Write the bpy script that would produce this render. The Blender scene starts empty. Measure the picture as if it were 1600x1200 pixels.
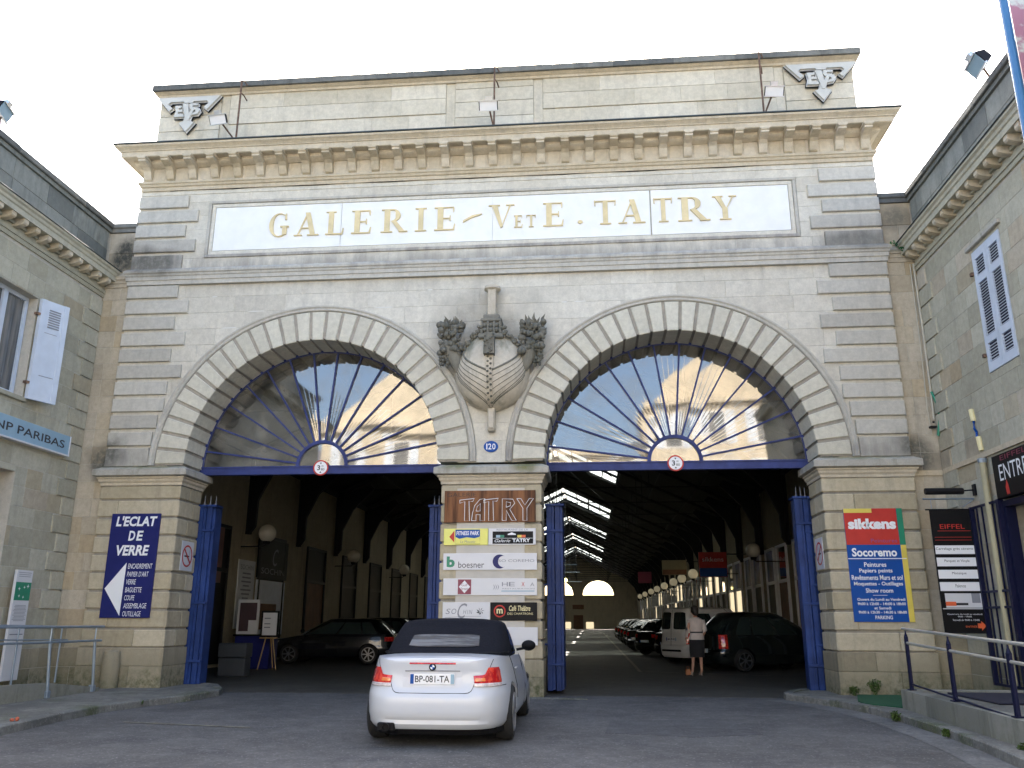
import bpy, bmesh, math, random
from mathutils import Vector, Matrix
R = math.radians
random.seed(7)
sc = bpy.context.scene
col = sc.collection

# ------------------------------------------------------------------ camera, sky, sun, exposure
cam_d = bpy.data.cameras.new('camera'); cam = bpy.data.objects.new('camera', cam_d); col.objects.link(cam)
cam_d.sensor_width = 36.0; cam_d.lens = 1312.9 / 1600 * 36; cam_d.clip_start = 0.1; cam_d.clip_end = 2000
yaw, pitch, roll = -0.0908, 0.2733, 0.0029
fw = Vector((math.sin(yaw) * math.cos(pitch), math.cos(yaw) * math.cos(pitch), math.sin(pitch)))
rt = Vector((math.cos(yaw), -math.sin(yaw), 0)); up = rt.cross(fw)
r2 = math.cos(roll) * rt + math.sin(roll) * up; u2 = -math.sin(roll) * rt + math.cos(roll) * up
M = Matrix((r2, u2, -fw)).transposed().to_4x4(); M.translation = Vector((1.948, -16.658, 1.401))
cam.matrix_world = M; sc.camera = cam

SUN_EL, SUN_AZ = R(43), R(-4)          # the sun stands behind the arches, a little to the left
w = bpy.data.worlds.new('World'); sc.world = w; w.use_nodes = True
wn = w.node_tree.nodes; bg = wn['Background']
sky = wn.new('ShaderNodeTexSky'); sky.sky_type = 'NISHITA'; sky.sun_disc = False
sky.sun_elevation = SUN_EL; sky.sun_rotation = SUN_AZ; sky.air_density = 1.0; sky.dust_density = 5.0; sky.ozone_density = .6
w.node_tree.links.new(sky.outputs[0], bg.inputs[0]); bg.inputs[1].default_value = 0.15
sun_d = bpy.data.lights.new('sun', 'SUN'); sun_d.energy = 4.0; sun_d.angle = R(0.5); sun_d.color = (1, .93, .82)
sun = bpy.data.objects.new('sun', sun_d); col.objects.link(sun)
sd = Vector((math.sin(SUN_AZ) * math.cos(SUN_EL), math.cos(SUN_AZ) * math.cos(SUN_EL), math.sin(SUN_EL)))
sun.rotation_euler = sd.to_track_quat('Z', 'Y').to_euler(); sun.location = sd * 60
sc.view_settings.view_transform = 'Standard'; sc.view_settings.look = 'None'
sc.view_settings.exposure = 2.35; sc.view_settings.gamma = 1; sc.view_settings.use_curve_mapping = False
sc.cycles.use_denoising = True; sc.cycles.max_bounces = 8; sc.cycles.diffuse_bounces = 5; sc.cycles.transparent_max_bounces = 12
sc.cycles.sample_clamp_indirect = 6.0

# ------------------------------------------------------------------ materials
MATS = {}
def newmat(name):
    m = bpy.data.materials.new(name); m.use_nodes = True; MATS[name] = m
    n = m.node_tree.nodes; return m, n, m.node_tree.links, n['Principled BSDF']
def mathn(n, l, op, a, b=None, clamp=False):
    q = n.new('ShaderNodeMath'); q.operation = op; q.use_clamp = clamp
    for i, v in enumerate((a, b)):
        if v is None: continue
        if hasattr(v, 'links'): l.new(v, q.inputs[i])
        else: q.inputs[i].default_value = v
    return q.outputs[0]
def mixc(n, l, f, a, b, mode='MIX'):
    q = n.new('ShaderNodeMix'); q.data_type = 'RGBA'; q.blend_type = mode
    for s, v in ((q.inputs[0], f), (q.inputs[6], a), (q.inputs[7], b)):
        if hasattr(v, 'links'): l.new(v, s)
        elif isinstance(v, (int, float)): s.default_value = v
        else: s.default_value = (*v[:3], 1)
    return q.outputs[2]
def noise(n, l, vec, scale, detail=5, rough=.6, sc3=None):
    if sc3:
        mp = n.new('ShaderNodeMapping'); mp.inputs['Scale'].default_value = sc3; l.new(vec, mp.inputs[0]); vec = mp.outputs[0]
    q = n.new('ShaderNodeTexNoise'); q.inputs['Scale'].default_value = scale; q.inputs['Detail'].default_value = detail
    q.inputs['Roughness'].default_value = rough; l.new(vec, q.inputs['Vector']); return q.outputs[0]
def rng(n, l, v, a, b, c=0., d=1.):
    q = n.new('ShaderNodeMapRange'); q.interpolation_type = 'SMOOTHSTEP'
    for i, x in enumerate((v, a, b, c, d)):
        if hasattr(x, 'links'): l.new(x, q.inputs[i])
        else: q.inputs[i].default_value = x
    return q.outputs[0]
def pos(n): return n.new('ShaderNodeNewGeometry').outputs['Position']
def paint(name, c, rough=.5, metal=0., var=.06, coat=0., scale=3., bump=0.):
    m, n, l, b = newmat(name)
    p = pos(n); f = noise(n, l, p, scale, 5)
    cc = mixc(n, l, rng(n, l, f, .3, .7), [x * (1 - var) for x in c], [min(1, x * (1 + var)) for x in c])
    l.new(cc, b.inputs['Base Color']); b.inputs['Roughness'].default_value = rough; b.inputs['Metallic'].default_value = metal
    b.inputs['Coat Weight'].default_value = coat; b.inputs['Coat Roughness'].default_value = .05
    if bump:
        bp = n.new('ShaderNodeBump'); bp.inputs['Strength'].default_value = bump; bp.inputs['Distance'].default_value = .01
        l.new(noise(n, l, p, 40, 3), bp.inputs['Height']); l.new(bp.outputs[0], b.inputs['Normal'])
    return m
def stone(name, a, b_, dirt=(.10, .10, .09), df=.35, moss=0., rv=.16, soot_at=None, streak=(2.2, 2.2, .35), ochre=None, halo=None):
    m, n, l, b = newmat(name); p = pos(n)
    f1 = noise(n, l, p, 1.1, 6, .65); f2 = noise(n, l, p, 9, 5, .7); f3 = noise(n, l, p, 60, 3, .6)
    oi = n.new('ShaderNodeObjectInfo').outputs['Random']
    k = mathn(n, l, 'ADD', mathn(n, l, 'MULTIPLY', f1, .6), mathn(n, l, 'MULTIPLY', oi, .4))
    c = mixc(n, l, rng(n, l, k, .3, .7), a, b_)
    if ochre:
        o2 = mathn(n, l, 'FRACT', mathn(n, l, 'MULTIPLY', oi, 7.31))
        c = mixc(n, l, mathn(n, l, 'MULTIPLY', rng(n, l, o2, .72, .95), .55), c, ochre)
    v = mathn(n, l, 'ADD', mathn(n, l, 'MULTIPLY', mathn(n, l, 'FRACT', mathn(n, l, 'MULTIPLY', oi, 3.7)), rv), 1 - rv / 2)
    v = mathn(n, l, 'MULTIPLY', v, rng(n, l, f3, .2, .8, .93, 1.07)); v = mathn(n, l, 'MULTIPLY', v, rng(n, l, f2, .3, .7, .9, 1.08))
    g = n.new('ShaderNodeCombineColor'); [l.new(v, g.inputs[i]) for i in range(3)]
    c = mixc(n, l, 1., c, g.outputs[0], 'MULTIPLY')
    st = noise(n, l, p, 1.6, 7, .7, streak)
    c = mixc(n, l, mathn(n, l, 'MULTIPLY', rng(n, l, st, .48, .72), df), c, dirt)
    sep = n.new('ShaderNodeSeparateXYZ'); l.new(p, sep.inputs[0]); z = sep.outputs[2]
    if moss:
        zz = mathn(n, l, 'ADD', z, mathn(n, l, 'MULTIPLY', f1, -.9))
        c = mixc(n, l, mathn(n, l, 'MULTIPLY', mathn(n, l, 'MULTIPLY', rng(n, l, zz, .38, -.45), rng(n, l, f2, .25, .75)), moss * .75), c, (.10, .105, .055))
    if soot_at:   # weathered bands: (z centre, half width, strength)
        for (zc, hw, s) in soot_at:
            d = mathn(n, l, 'ABSOLUTE', mathn(n, l, 'SUBTRACT', mathn(n, l, 'ADD', z, mathn(n, l, 'MULTIPLY', mathn(n, l, 'SUBTRACT', f1, .5), .5)), zc))
            c = mixc(n, l, mathn(n, l, 'MULTIPLY', mathn(n, l, 'MULTIPLY', rng(n, l, d, hw, 0), rng(n, l, st, .3, .62)), s), c, dirt)
    for (bx, bz, rx, rz, st_, cc_) in (halo or ()):      # stains with a place of their own
        vm = n.new('ShaderNodeVectorMath'); vm.operation = 'SUBTRACT'; l.new(p, vm.inputs[0]); vm.inputs[1].default_value = (bx, 0, bz)
        v2 = n.new('ShaderNodeVectorMath'); v2.operation = 'MULTIPLY'; l.new(vm.outputs[0], v2.inputs[0]); v2.inputs[1].default_value = (1 / rx, 0, 1 / rz)
        ln = n.new('ShaderNodeVectorMath'); ln.operation = 'LENGTH'; l.new(v2.outputs[0], ln.inputs[0])
        dd = mathn(n, l, 'ADD', ln.outputs['Value'], mathn(n, l, 'MULTIPLY', mathn(n, l, 'SUBTRACT', f1, .5), 1.6))
        c = mixc(n, l, mathn(n, l, 'MULTIPLY', mathn(n, l, 'MULTIPLY', rng(n, l, dd, 1.1, .3), rng(n, l, f2, .15, .6)), st_), c, cc_)
    l.new(c, b.inputs['Base Color']); b.inputs['Roughness'].default_value = .92; b.inputs['Specular IOR Level'].default_value = .25
    bp = n.new('ShaderNodeBump'); bp.inputs['Strength'].default_value = .22; bp.inputs['Distance'].default_value = .012
    l.new(mathn(n, l, 'ADD', f2, mathn(n, l, 'MULTIPLY', f3, .5)), bp.inputs['Height']); l.new(bp.outputs[0], b.inputs['Normal'])
    return m
S_FIELD = stone('limestone_field', (.555, .525, .445), (.62, .59, .505), df=.22, dirt=(.24, .225, .21), rv=.06, soot_at=[(9.0, .35, .55), (8.6, .3, .25)], halo=[(0, 6.95, 1.45, 1.6, .6, (.17, .165, .145)), (0, 8.95, 7, .2, .4, (.2, .19, .17))])
K_ = (.10, .10, .085); G_ = (.15, .155, .05)
S_QUOIN = stone('limestone_quoin', (.455, .435, .38), (.52, .50, .44), df=.3, dirt=(.20, .19, .18), rv=.12, soot_at=[(9.1, .5, .7), (4.6, .35, .5)], halo=[(-7.7, 9.1, .9, .45, .8, K_), (-8.3, 4.75, .6, .45, .9, K_), (8.35, 4.7, .6, .4, .9, K_), (7.6, 9.05, 1.2, .3, .6, K_)])
S_VOUS = stone('limestone_voussoir', (.535, .51, .42), (.59, .565, .47), df=.2, dirt=(.28, .26, .22), rv=.05)
S_PIER = stone('limestone_pier', (.41, .355, .24), (.50, .445, .325), df=.35, dirt=(.18, .155, .12), rv=.16, moss=1.0)
S_BASE = stone('limestone_base', (.28, .245, .17), (.38, .335, .24), df=.5, dirt=(.13, .12, .09), rv=.2, moss=1.6)
S_WING = stone('limestone_wing', (.37, .35, .265), (.45, .43, .34), df=.35, dirt=(.24, .23, .19), rv=.09, moss=1.2, ochre=(.36, .29, .18))
S_LINK = stone('limestone_link', (.42, .365, .27), (.48, .43, .34), df=.3, dirt=(.20, .18, .14), rv=.14, moss=1.0, ochre=(.40, .31, .18), soot_at=[(4.35, .3, .4)], halo=[(-8.45, 9.3, .35, .6, .95, (.05, .055, .05)), (8.5, 9.6, .5, .4, .7, K_), (-8.35, 4.6, .4, .5, .9, K_), (8.35, 4.55, .45, .5, .9, K_), (8.55, 8.9, .5, .2, .6, (.05, .09, .04))])
S_CORN = stone('limestone_cornice', (.50, .43, .31), (.58, .52, .41), df=.3, dirt=(.22, .19, .15), rv=.08)
S_ATTIC = stone('limestone_attic', (.52, .475, .37), (.60, .555, .45), df=.3, dirt=(.22, .20, .17), rv=.10)
S_PARA = stone('limestone_parapet', (.17, .18, .165), (.27, .28, .25), df=.6, dirt=(.08, .085, .08), rv=.25)
S_CAP = stone('limestone_cap', (.36, .34, .29), (.44, .42, .37), df=.55, dirt=(.14, .15, .10), rv=.05, streak=(3, 3, .5), halo=[(-.65, 4.42, .35, .2, .8, G_), (.7, 4.44, .4, .22, .9, G_), (-7.2, 4.5, 1.3, .12, .8, G_), (7.3, 4.5, 1.3, .12, .7, G_)])
S_COPE = stone('coping_lichen', (.11, .115, .11), (.20, .20, .18), df=.6, dirt=(.05, .055, .05), rv=.05)
S_SHIP = stone('carved_limestone', (.50, .45, .36), (.58, .53, .43), df=.6, dirt=(.14, .145, .10), rv=.05, soot_at=[(7.15, .75, .9)])
S_CARVE = stone('carved_dark_limestone', (.12, .12, .10), (.22, .21, .175), df=.7, dirt=(.07, .075, .055), rv=.1)
S_MORT = stone('mortar', (.42, .395, .33), (.48, .455, .39), df=.2, rv=0)
S_JOINT = stone('recessed_joint', (.30, .275, .23), (.37, .34, .29), df=.3, rv=0)
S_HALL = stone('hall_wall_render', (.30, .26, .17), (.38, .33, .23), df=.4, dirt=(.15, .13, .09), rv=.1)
S_OPP = stone('opposite_limestone', (.48, .42, .32), (.56, .50, .39), df=.15, dirt=(.40, .32, .22), rv=.12)
S_CONC = stone('concrete', (.20, .20, .175), (.29, .285, .25), df=.6, dirt=(.09, .095, .075), rv=.1, moss=.8)
def gmat(name, c, rough=.9, sp=.1, mix2=None, scale=2.):
    m, n, l, b = newmat(name); p = pos(n)
    f = noise(n, l, p, scale * .35, 6, .65); f2 = noise(n, l, p, 14, 4, .7); vo = n.new('ShaderNodeTexVoronoi'); vo.inputs['Scale'].default_value = 55; l.new(p, vo.inputs['Vector'])
    cc = mixc(n, l, rng(n, l, f, .3, .7), [x * .72 for x in c], [x * 1.3 for x in c])
    if mix2: cc = mixc(n, l, rng(n, l, noise(n, l, p, .9, 5), .52, .66), cc, mix2)
    cc = mixc(n, l, mathn(n, l, 'MULTIPLY', rng(n, l, vo.outputs['Color'], .75, .95), sp * 2.5), cc, [min(1, x * 2.4 + .02) for x in c])
    cc = mixc(n, l, mathn(n, l, 'MULTIPLY', rng(n, l, f2, .42, .68), .55), cc, [x * .55 for x in c])
    f4 = noise(n, l, p, 3.2, 6, .75); cc = mixc(n, l, mathn(n, l, 'MULTIPLY', rng(n, l, f4, .48, .68), .6), cc, [x * 1.7 for x in c]); f5 = noise(n, l, p, 30, 2, .5); cc = mixc(n, l, mathn(n, l, 'MULTIPLY', rng(n, l, f5, .62, .72), .5), cc, [x * 1.9 for x in c])
    ck = n.new('ShaderNodeTexVoronoi'); ck.feature = 'DISTANCE_TO_EDGE'; ck.inputs['Scale'].default_value = .45
    nz = n.new('ShaderNodeTexNoise'); nz.inputs['Scale'].default_value = 1.3; nz.inputs['Detail'].default_value = 6; l.new(p, nz.inputs['Vector']); l.new(mixc(n, l, .45, p, nz.outputs['Color'], 'ADD'), ck.inputs['Vector'])
    cc = mixc(n, l, rng(n, l, ck.outputs['Distance'], .012, 0, 0, .3), cc, [x * .45 for x in c])
    l.new(cc, b.inputs['Base Color']); b.inputs['Roughness'].default_value = rough
    bp = n.new('ShaderNodeBump'); bp.inputs['Strength'].default_value = .5; bp.inputs['Distance'].default_value = .006
    l.new(vo.outputs['Distance'], bp.inputs['Height']); l.new(bp.outputs[0], b.inputs['Normal']); return m
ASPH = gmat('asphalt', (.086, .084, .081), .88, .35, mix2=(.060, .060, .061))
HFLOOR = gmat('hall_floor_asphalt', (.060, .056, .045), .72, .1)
PAVE = gmat('pavement_stone', (.155, .15, .13), .9, .1, mix2=(.10, .11, .075))
KERB = gmat('kerb_granite', (.15, .15, .135), .85, .15, mix2=(.075, .09, .045))
WHITEM = paint('white_marble', (.80, .80, .77), .45, var=.03)
GOLD = paint('gilt_letter', (.66, .54, .30), .5, .15, var=.12)
BLUE = paint('blue_gate_paint', (.020, .044, .155), .42, var=.25, scale=2)
BLUEF = paint('blue_fanlight_paint', (.035, .05, .17), .45, var=.2)
LEAD = paint('lead_flashing', (.05, .065, .068), .6, .2, var=.3)
IRON = paint('rusty_iron', (.16, .10, .07), .8, .3, var=.4, scale=9)
BLACKI = paint('black_iron', (.018, .018, .020), .5, .4)
NAVYI = paint('navy_iron', (.012, .014, .045), .45, .3)
STEEL = paint('polished_steel', (.80, .78, .70), .42, .75)
GALV = paint('galvanised_rail', (.28, .34, .40), .45, .5, var=.1)
WHITEP = paint('white_paint', (.72, .73, .74), .5, var=.04)
SHUT = paint('shutter_paint', (.52, .58, .66), .55, var=.06)
PANEL = paint('white_sign_panel', (.63, .635, .65), .35, var=.02)
SILV = paint('aluminium', (.60, .62, .64), .35, .9)
NAVY = paint('navy_sign', (.018, .022, .125), .35)
WTEXT = paint('white_print', (.82, .83, .84), .5, var=.01)
BTEXT = paint('black_print', (.02, .02, .025), .5)
GTEXT = paint('grey_print', (.22, .23, .26), .5)
RED = paint('red_print', (.50, .045, .035), .4)
ORANGE = paint('orange_print', (.75, .13, .04), .45)
SBLUE = paint('sign_blue', (.010, .075, .32), .35)
YEL = paint('sign_yellow', (.72, .58, .10), .4)
LEMON = paint('sign_lemon', (.74, .72, .16), .4)
GREEN = paint('sign_green', (.01, .22, .12), .4)
MAROON = paint('maroon_print', (.20, .015, .05), .4)
CREAM = paint('cream_print', (.75, .66, .36), .5)
PURP = paint('purple_print', (.20, .06, .22), .5)
LBLUE = paint('light_blue_sign', (.26, .40, .50), .35, var=.05)
BLACKS = paint('black_sign', (.006, .006, .007), .5)
WOOD = None
def woodm():
    m, n, l, b = newmat('varnished_wood'); p = pos(n)
    f = noise(n, l, p, 1., 6, .6, (7, 7, .6)); f2 = noise(n, l, p, 1., 3, .6, (40, 40, 1.5))
    c = mixc(n, l, rng(n, l, f, .35, .65), (.07, .025, .009), (.25, .105, .042))
    c = mixc(n, l, mathn(n, l, 'MULTIPLY', rng(n, l, f2, .5, .8), .4), c, (.09, .03, .01))
    l.new(c, b.inputs['Base Color']); b.inputs['Roughness'].default_value = .5; b.inputs['Specular IOR Level'].default_value = .2; return m
WOOD = woodm()
DWOOD = paint('dark_roof_timber', (.022, .022, .02), .85, var=.3)
BROWN = paint('brown_door', (.16, .07, .03), .6, var=.2)
CARW = paint('white_car_paint', (.56, .585, .625), .28, var=.006, coat=.6)
CARB = paint('black_car_paint', (.006, .006, .007), .25, coat=1.)
CARG = paint('dark_green_car_paint', (.010, .013, .012), .25, coat=1.)
VANW = paint('white_van_paint', (.74, .73, .70), .4, var=.04, coat=.5)
CARR = paint('grey_car_paint', (.05, .05, .055), .3, coat=1.)
FABR = paint('soft_top_fabric', (.007, .008, .013), .95, var=.25, scale=40, bump=.3)
RUBB = paint('tyre_rubber', (.018, .018, .018), .85)
PLAST = paint('black_plastic', (.006, .006, .007), .6)
ALLOY = paint('alloy_rim', (.42, .42, .43), .3, .9)
DGL, n_, l_, b_ = newmat('dark_car_glass'); b_.inputs['Base Color'].default_value = (.022, .032, .030, 1); b_.inputs['Roughness'].default_value = .06; b_.inputs['Coat Weight'].default_value = .6
SGL, n_, l_, b_ = newmat('soft_top_window'); b_.inputs['Roughness'].default_value = .12; b_.inputs['Specular IOR Level'].default_value = .7
l_.new(mixc(n_, l_, rng(n_, l_, noise(n_, l_, pos(n_), 1., 4, .6, (1.5, 1.5, 22)), .42, .6), (.05, .052, .062), (.13, .135, .15)), b_.inputs['Base Color'])
WGL, n_, l_, b_ = newmat('window_glass'); b_.inputs['Roughness'].default_value = .05; b_.inputs['Coat Weight'].default_value = .8
l_.new(mixc(n_, l_, rng(n_, l_, noise(n_, l_, pos(n_), 1.2, 4, .6, (1, 5, .4)), .4, .65), (.05, .055, .06), (.16, .16, .155)), b_.inputs['Base Color'])
TAILR, n_, l_, b_ = newmat('red_lens'); b_.inputs['Roughness'].default_value = .12; b_.inputs['Coat Weight'].default_value = 1.
l_.new(mixc(n_, l_, rng(n_, l_, noise(n_, l_, pos(n_), 9., 3, .5, (2.5, 1, 1.5)), .45, .62), (.50, .008, .012), (.75, .06, .03)), b_.inputs['Base Color'])
TAILO = paint('amber_lens', (.75, .22, .05), .15, coat=1.)
TAILW = paint('clear_lens', (.62, .55, .55), .15, var=.2, scale=30, coat=1.)
for q_ in (BLUE, BLUEF, BLACKS, PLAST, NAVY, NAVYI, BLACKI, FABR, SBLUE, RED): q_.node_tree.nodes['Principled BSDF'].inputs['Specular IOR Level'].default_value = .18
def lit(name, c, s):
    m, n, l, b = newmat(name); b.inputs['Base Color'].default_value = (*[x * .6 for x in c], 1); b.inputs['Emission Color'].default_value = (*c, 1); b.inputs['Emission Strength'].default_value = s; return m
LITW = lit('lit_shop_window', (1., .82, .52), .20); LITC = lit('lit_tube', (.86, 1., .92), 1.6); LITL = lit('lit_bulb', (1., .85, .3), 2.)
OPAL = paint('opal_globe', (.70, .66, .55), .22, var=.05, coat=.6)
OPALW = lit('opal_globe_lit', (1., .86, .56), .035)
SKIN = paint('skin', (.42, .23, .16), .55); HAIR = paint('dark_hair', (.018, .013, .010), .6, scale=40, var=.4)
SHIRT = paint('pale_shirt', (.55, .48, .45), .85, var=.08, scale=8); SKIRT = paint('black_skirt', (.012, .012, .015), .9); SHOE = paint('strappy_shoe', (.35, .30, .26), .5)
TAN = paint('tan_leather', (.33, .13, .05), .6); TURF = None
def turfm():
    m, n, l, b = newmat('artificial_turf'); p = pos(n); f = noise(n, l, p, 90, 3)
    l.new(mixc(n, l, rng(n, l, f, .3, .7), (.008, .055, .022), (.02, .11, .045)), b.inputs['Base Color']); b.inputs['Roughness'].default_value = 1.; return m
TURF = turfm(); MAT_ = paint('dark_mat', (.02, .02, .035), .95); LEAF = paint('leaf_green', (.07, .12, .025), .7, var=.4, scale=30); TREE = paint('tree_leaf', (.05, .09, .025), .7, var=.4, scale=3); BARK = paint('bark', (.11, .085, .06), .9)
def glassm(name, tint, refl, dirt=.12, dirtc=(.35, .34, .30)):
    m = bpy.data.materials.new(name); m.use_nodes = True; n = m.node_tree.nodes; l = m.node_tree.links; n.clear()
    o = n.new('ShaderNodeOutputMaterial'); t = n.new('ShaderNodeBsdfTransparent'); t.inputs[0].default_value = (*tint, 1)
    g = n.new('ShaderNodeBsdfGlossy'); g.inputs['Roughness'].default_value = .03; g.inputs[0].default_value = (.95, .95, .95, 1)
    d = n.new('ShaderNodeBsdfDiffuse'); d.inputs[0].default_value = (*dirtc, 1)
    p = pos(n); a = n.new('ShaderNodeMixShader'); b = n.new('ShaderNodeMixShader')
    bp = n.new('ShaderNodeBump'); bp.inputs['Strength'].default_value = .05; bp.inputs['Distance'].default_value = .02; pass
    a.inputs[0].default_value = refl; l.new(t.outputs[0], a.inputs[1]); l.new(g.outputs[0], a.inputs[2])
    l.new(mathn(n, l, 'MULTIPLY', rng(n, l, noise(n, l, p, 2.2, 5), .35, .75), dirt), b.inputs[0]); l.new(a.outputs[0], b.inputs[1]); l.new(d.outputs[0], b.inputs[2])
    l.new(b.outputs[0], o.inputs[0]); return m
FANG = glassm('fanlight_glass', (.45, .46, .45), .20, .34, (.42, .40, .34))
def skym():
    m = bpy.data.materials.new('skylight_glass'); m.use_nodes = True; n = m.node_tree.nodes; l = m.node_tree.links; n.clear()
    o = n.new('ShaderNodeOutputMaterial'); t = n.new('ShaderNodeBsdfTransparent'); t.inputs[0].default_value = (.35, .38, .37, 1)
    d = n.new('ShaderNodeBsdfTranslucent'); d.inputs[0].default_value = (.75, .78, .77, 1); a = n.new('ShaderNodeMixShader'); a.inputs[0].default_value = .5
    l.new(t.outputs[0], a.inputs[1]); l.new(d.outputs[0], a.inputs[2]); l.new(a.outputs[0], o.inputs[0]); return m
SKYG = skym()

# ------------------------------------------------------------------ mesh helpers
class MB:
    def __init__(s): s.v = []; s.f = []
    def add(s, vs, fs):
        o = len(s.v); s.v += [tuple(x) for x in vs]; s.f += [tuple(i + o for i in f) for f in fs]; return s
    def box(s, x0, x1, y0, y1, z0, z1):
        vs = [(x, y, z) for z in (z0, z1) for y in (y0, y1) for x in (x0, x1)]
        return s.add(vs, [(0, 2, 3, 1), (4, 5, 7, 6), (0, 1, 5, 4), (2, 6, 7, 3), (0, 4, 6, 2), (1, 3, 7, 5)])
    def cbox(s, x0, x1, y0, y1, z0, z1, c=.01):      # box with chamfered edges
        if min(x1 - x0, y1 - y0, z1 - z0) < 2.5 * c: return s.box(x0, x1, y0, y1, z0, z1)
        bm = bmesh.new(); bmesh.ops.create_cube(bm, size=1)
        for v in bm.verts: v.co = Vector(((x0 + x1) / 2 + v.co.x * (x1 - x0), (y0 + y1) / 2 + v.co.y * (y1 - y0), (z0 + z1) / 2 + v.co.z * (z1 - z0)))
        bmesh.ops.bevel(bm, geom=bm.edges[:], offset=c, segments=1, affect='EDGES')
        s.bm(bm); return s
    def bm(s, bm):
        bm.verts.index_update(); s.add([v.co[:] for v in bm.verts], [[v.index for v in f.verts] for f in bm.faces]); bm.free(); return s
    def prism(s, pts, fn, a, b):                       # pts 2d, fn(p,q,d)->xyz
        n = len(pts); vs = [fn(p, q, a) for p, q in pts] + [fn(p, q, b) for p, q in pts]
        return s.add(vs, [tuple(range(n))[::-1], tuple(range(n, 2 * n))] + [(i, (i + 1) % n, n + (i + 1) % n, n + i) for i in range(n)])
    def tube(s, pts, r, n=8, cap=True):
        pts = [Vector(p) for p in pts]; rs = r if isinstance(r, (list, tuple)) else [r] * len(pts); rings = []
        for i, p in enumerate(pts):
            t = (pts[min(i + 1, len(pts) - 1)] - pts[max(i - 1, 0)]).normalized()
            a = t.cross(Vector((0, 0, 1))) if abs(t.z) < .95 else t.cross(Vector((1, 0, 0))); a.normalize(); b = t.cross(a)
            rings.append([p + (a * math.cos(2 * math.pi * k / n) + b * math.sin(2 * math.pi * k / n)) * rs[i] for k in range(n)])
        vs = [q for rg in rings for q in rg]; m = len(pts)
        fs = [(i * n + k, i * n + (k + 1) % n, (i + 1) * n + (k + 1) % n, (i + 1) * n + k) for i in range(m - 1) for k in range(n)]
        if cap: fs += [tuple(range(n))[::-1], tuple(range((m - 1) * n, m * n))]
        return s.add(vs, fs)
    def sphere(s, c, r, seg=12, rg=8, sz=1., sx=1., sy=1.):
        vs = []; fs = []
        for i in range(rg + 1):
            for k in range(seg):
                t = math.pi * i / rg; a = 2 * math.pi * k / seg
                vs.append((c[0] + r * sx * math.sin(t) * math.cos(a), c[1] + r * sy * math.sin(t) * math.sin(a), c[2] + r * sz * math.cos(t)))
        for i in range(rg):
            for k in range(seg): fs.append((i * seg + k, (i + 1) * seg + k, (i + 1) * seg + (k + 1) % seg, i * seg + (k + 1) % seg))
        return s.add(vs, fs)
    def lathe(s, prof, c, axis='z', n=24):             # prof [(r, h)]
        vs = []
        for r, h in prof:
            for k in range(n):
                a = 2 * math.pi * k / n; p, q = r * math.cos(a), r * math.sin(a)
                d = {'z': (p, q, h), 'y': (p, h, q), 'x': (h, p, q)}[axis]; vs.append((c[0] + d[0], c[1] + d[1], c[2] + d[2]))
        m = len(prof); fs = [(i * n + k, i * n + (k + 1) % n, (i + 1) * n + (k + 1) % n, (i + 1) * n + k) for i in range(m - 1) for k in range(n)]
        fs += [tuple(range(n))[::-1], tuple(range((m - 1) * n, m * n))]
        return s.add(vs, fs)
ORG = {}
def link(o, parent=None, origin=None):
    col.objects.link(o)
    if parent is not None: o.parent = parent; ORG[o.name] = ORG[parent.name]
    else: ORG[o.name] = Vector(origin) if origin is not None else Vector((0, 0, 0)); o.location = ORG[o.name]
    return o
def build(name, mb, mat, parent=None, origin=(0, 0, 0), smooth=False, fix=True):
    me = bpy.data.meshes.new(name); og = ORG[parent.name] if parent is not None else Vector(origin)
    me.from_pydata([(x - og.x, y - og.y, z - og.z) for x, y, z in mb.v], [], mb.f); me.update()
    if fix:
        bm = bmesh.new(); bm.from_mesh(me); bmesh.ops.recalc_face_normals(bm, faces=bm.faces[:]); bm.to_mesh(me); bm.free()
    me.materials.append(mat)
    if smooth:
        me.polygons.foreach_set('use_smooth', [True] * len(me.polygons))
        try: me.set_sharp_from_angle(angle=R(38))
        except Exception: pass
    return link(bpy.data.objects.new(name, me), parent, None if parent is not None else origin)
def tag(o, label, cat, group=None, kind=None):
    if label: o['label'] = label
    if cat: o['category'] = cat
    if group: o['group'] = group
    if kind: o['kind'] = kind
    return o
def thing(name, label, cat, loc, group=None, rz=0.):
    o = bpy.data.objects.new(name, None); o.empty_display_size = .3; link(o, None, loc); o.rotation_euler.z = rz
    return tag(o, label, cat, group)
def struct(name, mb, mat, smooth=False): o = build(name, mb, mat, smooth=smooth); o['kind'] = 'structure'; return o
def dup(root, loc, rz, label=None):
    r = root.copy(); col.objects.link(r); r.location = loc; r.rotation_euler.z = rz; ORG[r.name] = Vector(loc)
    if label: r['label'] = label
    for ch in list(root.children):
        c = ch.copy(); col.objects.link(c); c.parent = r
        for g in list(ch.children):
            d = g.copy(); col.objects.link(d); d.parent = c
    return r
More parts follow.
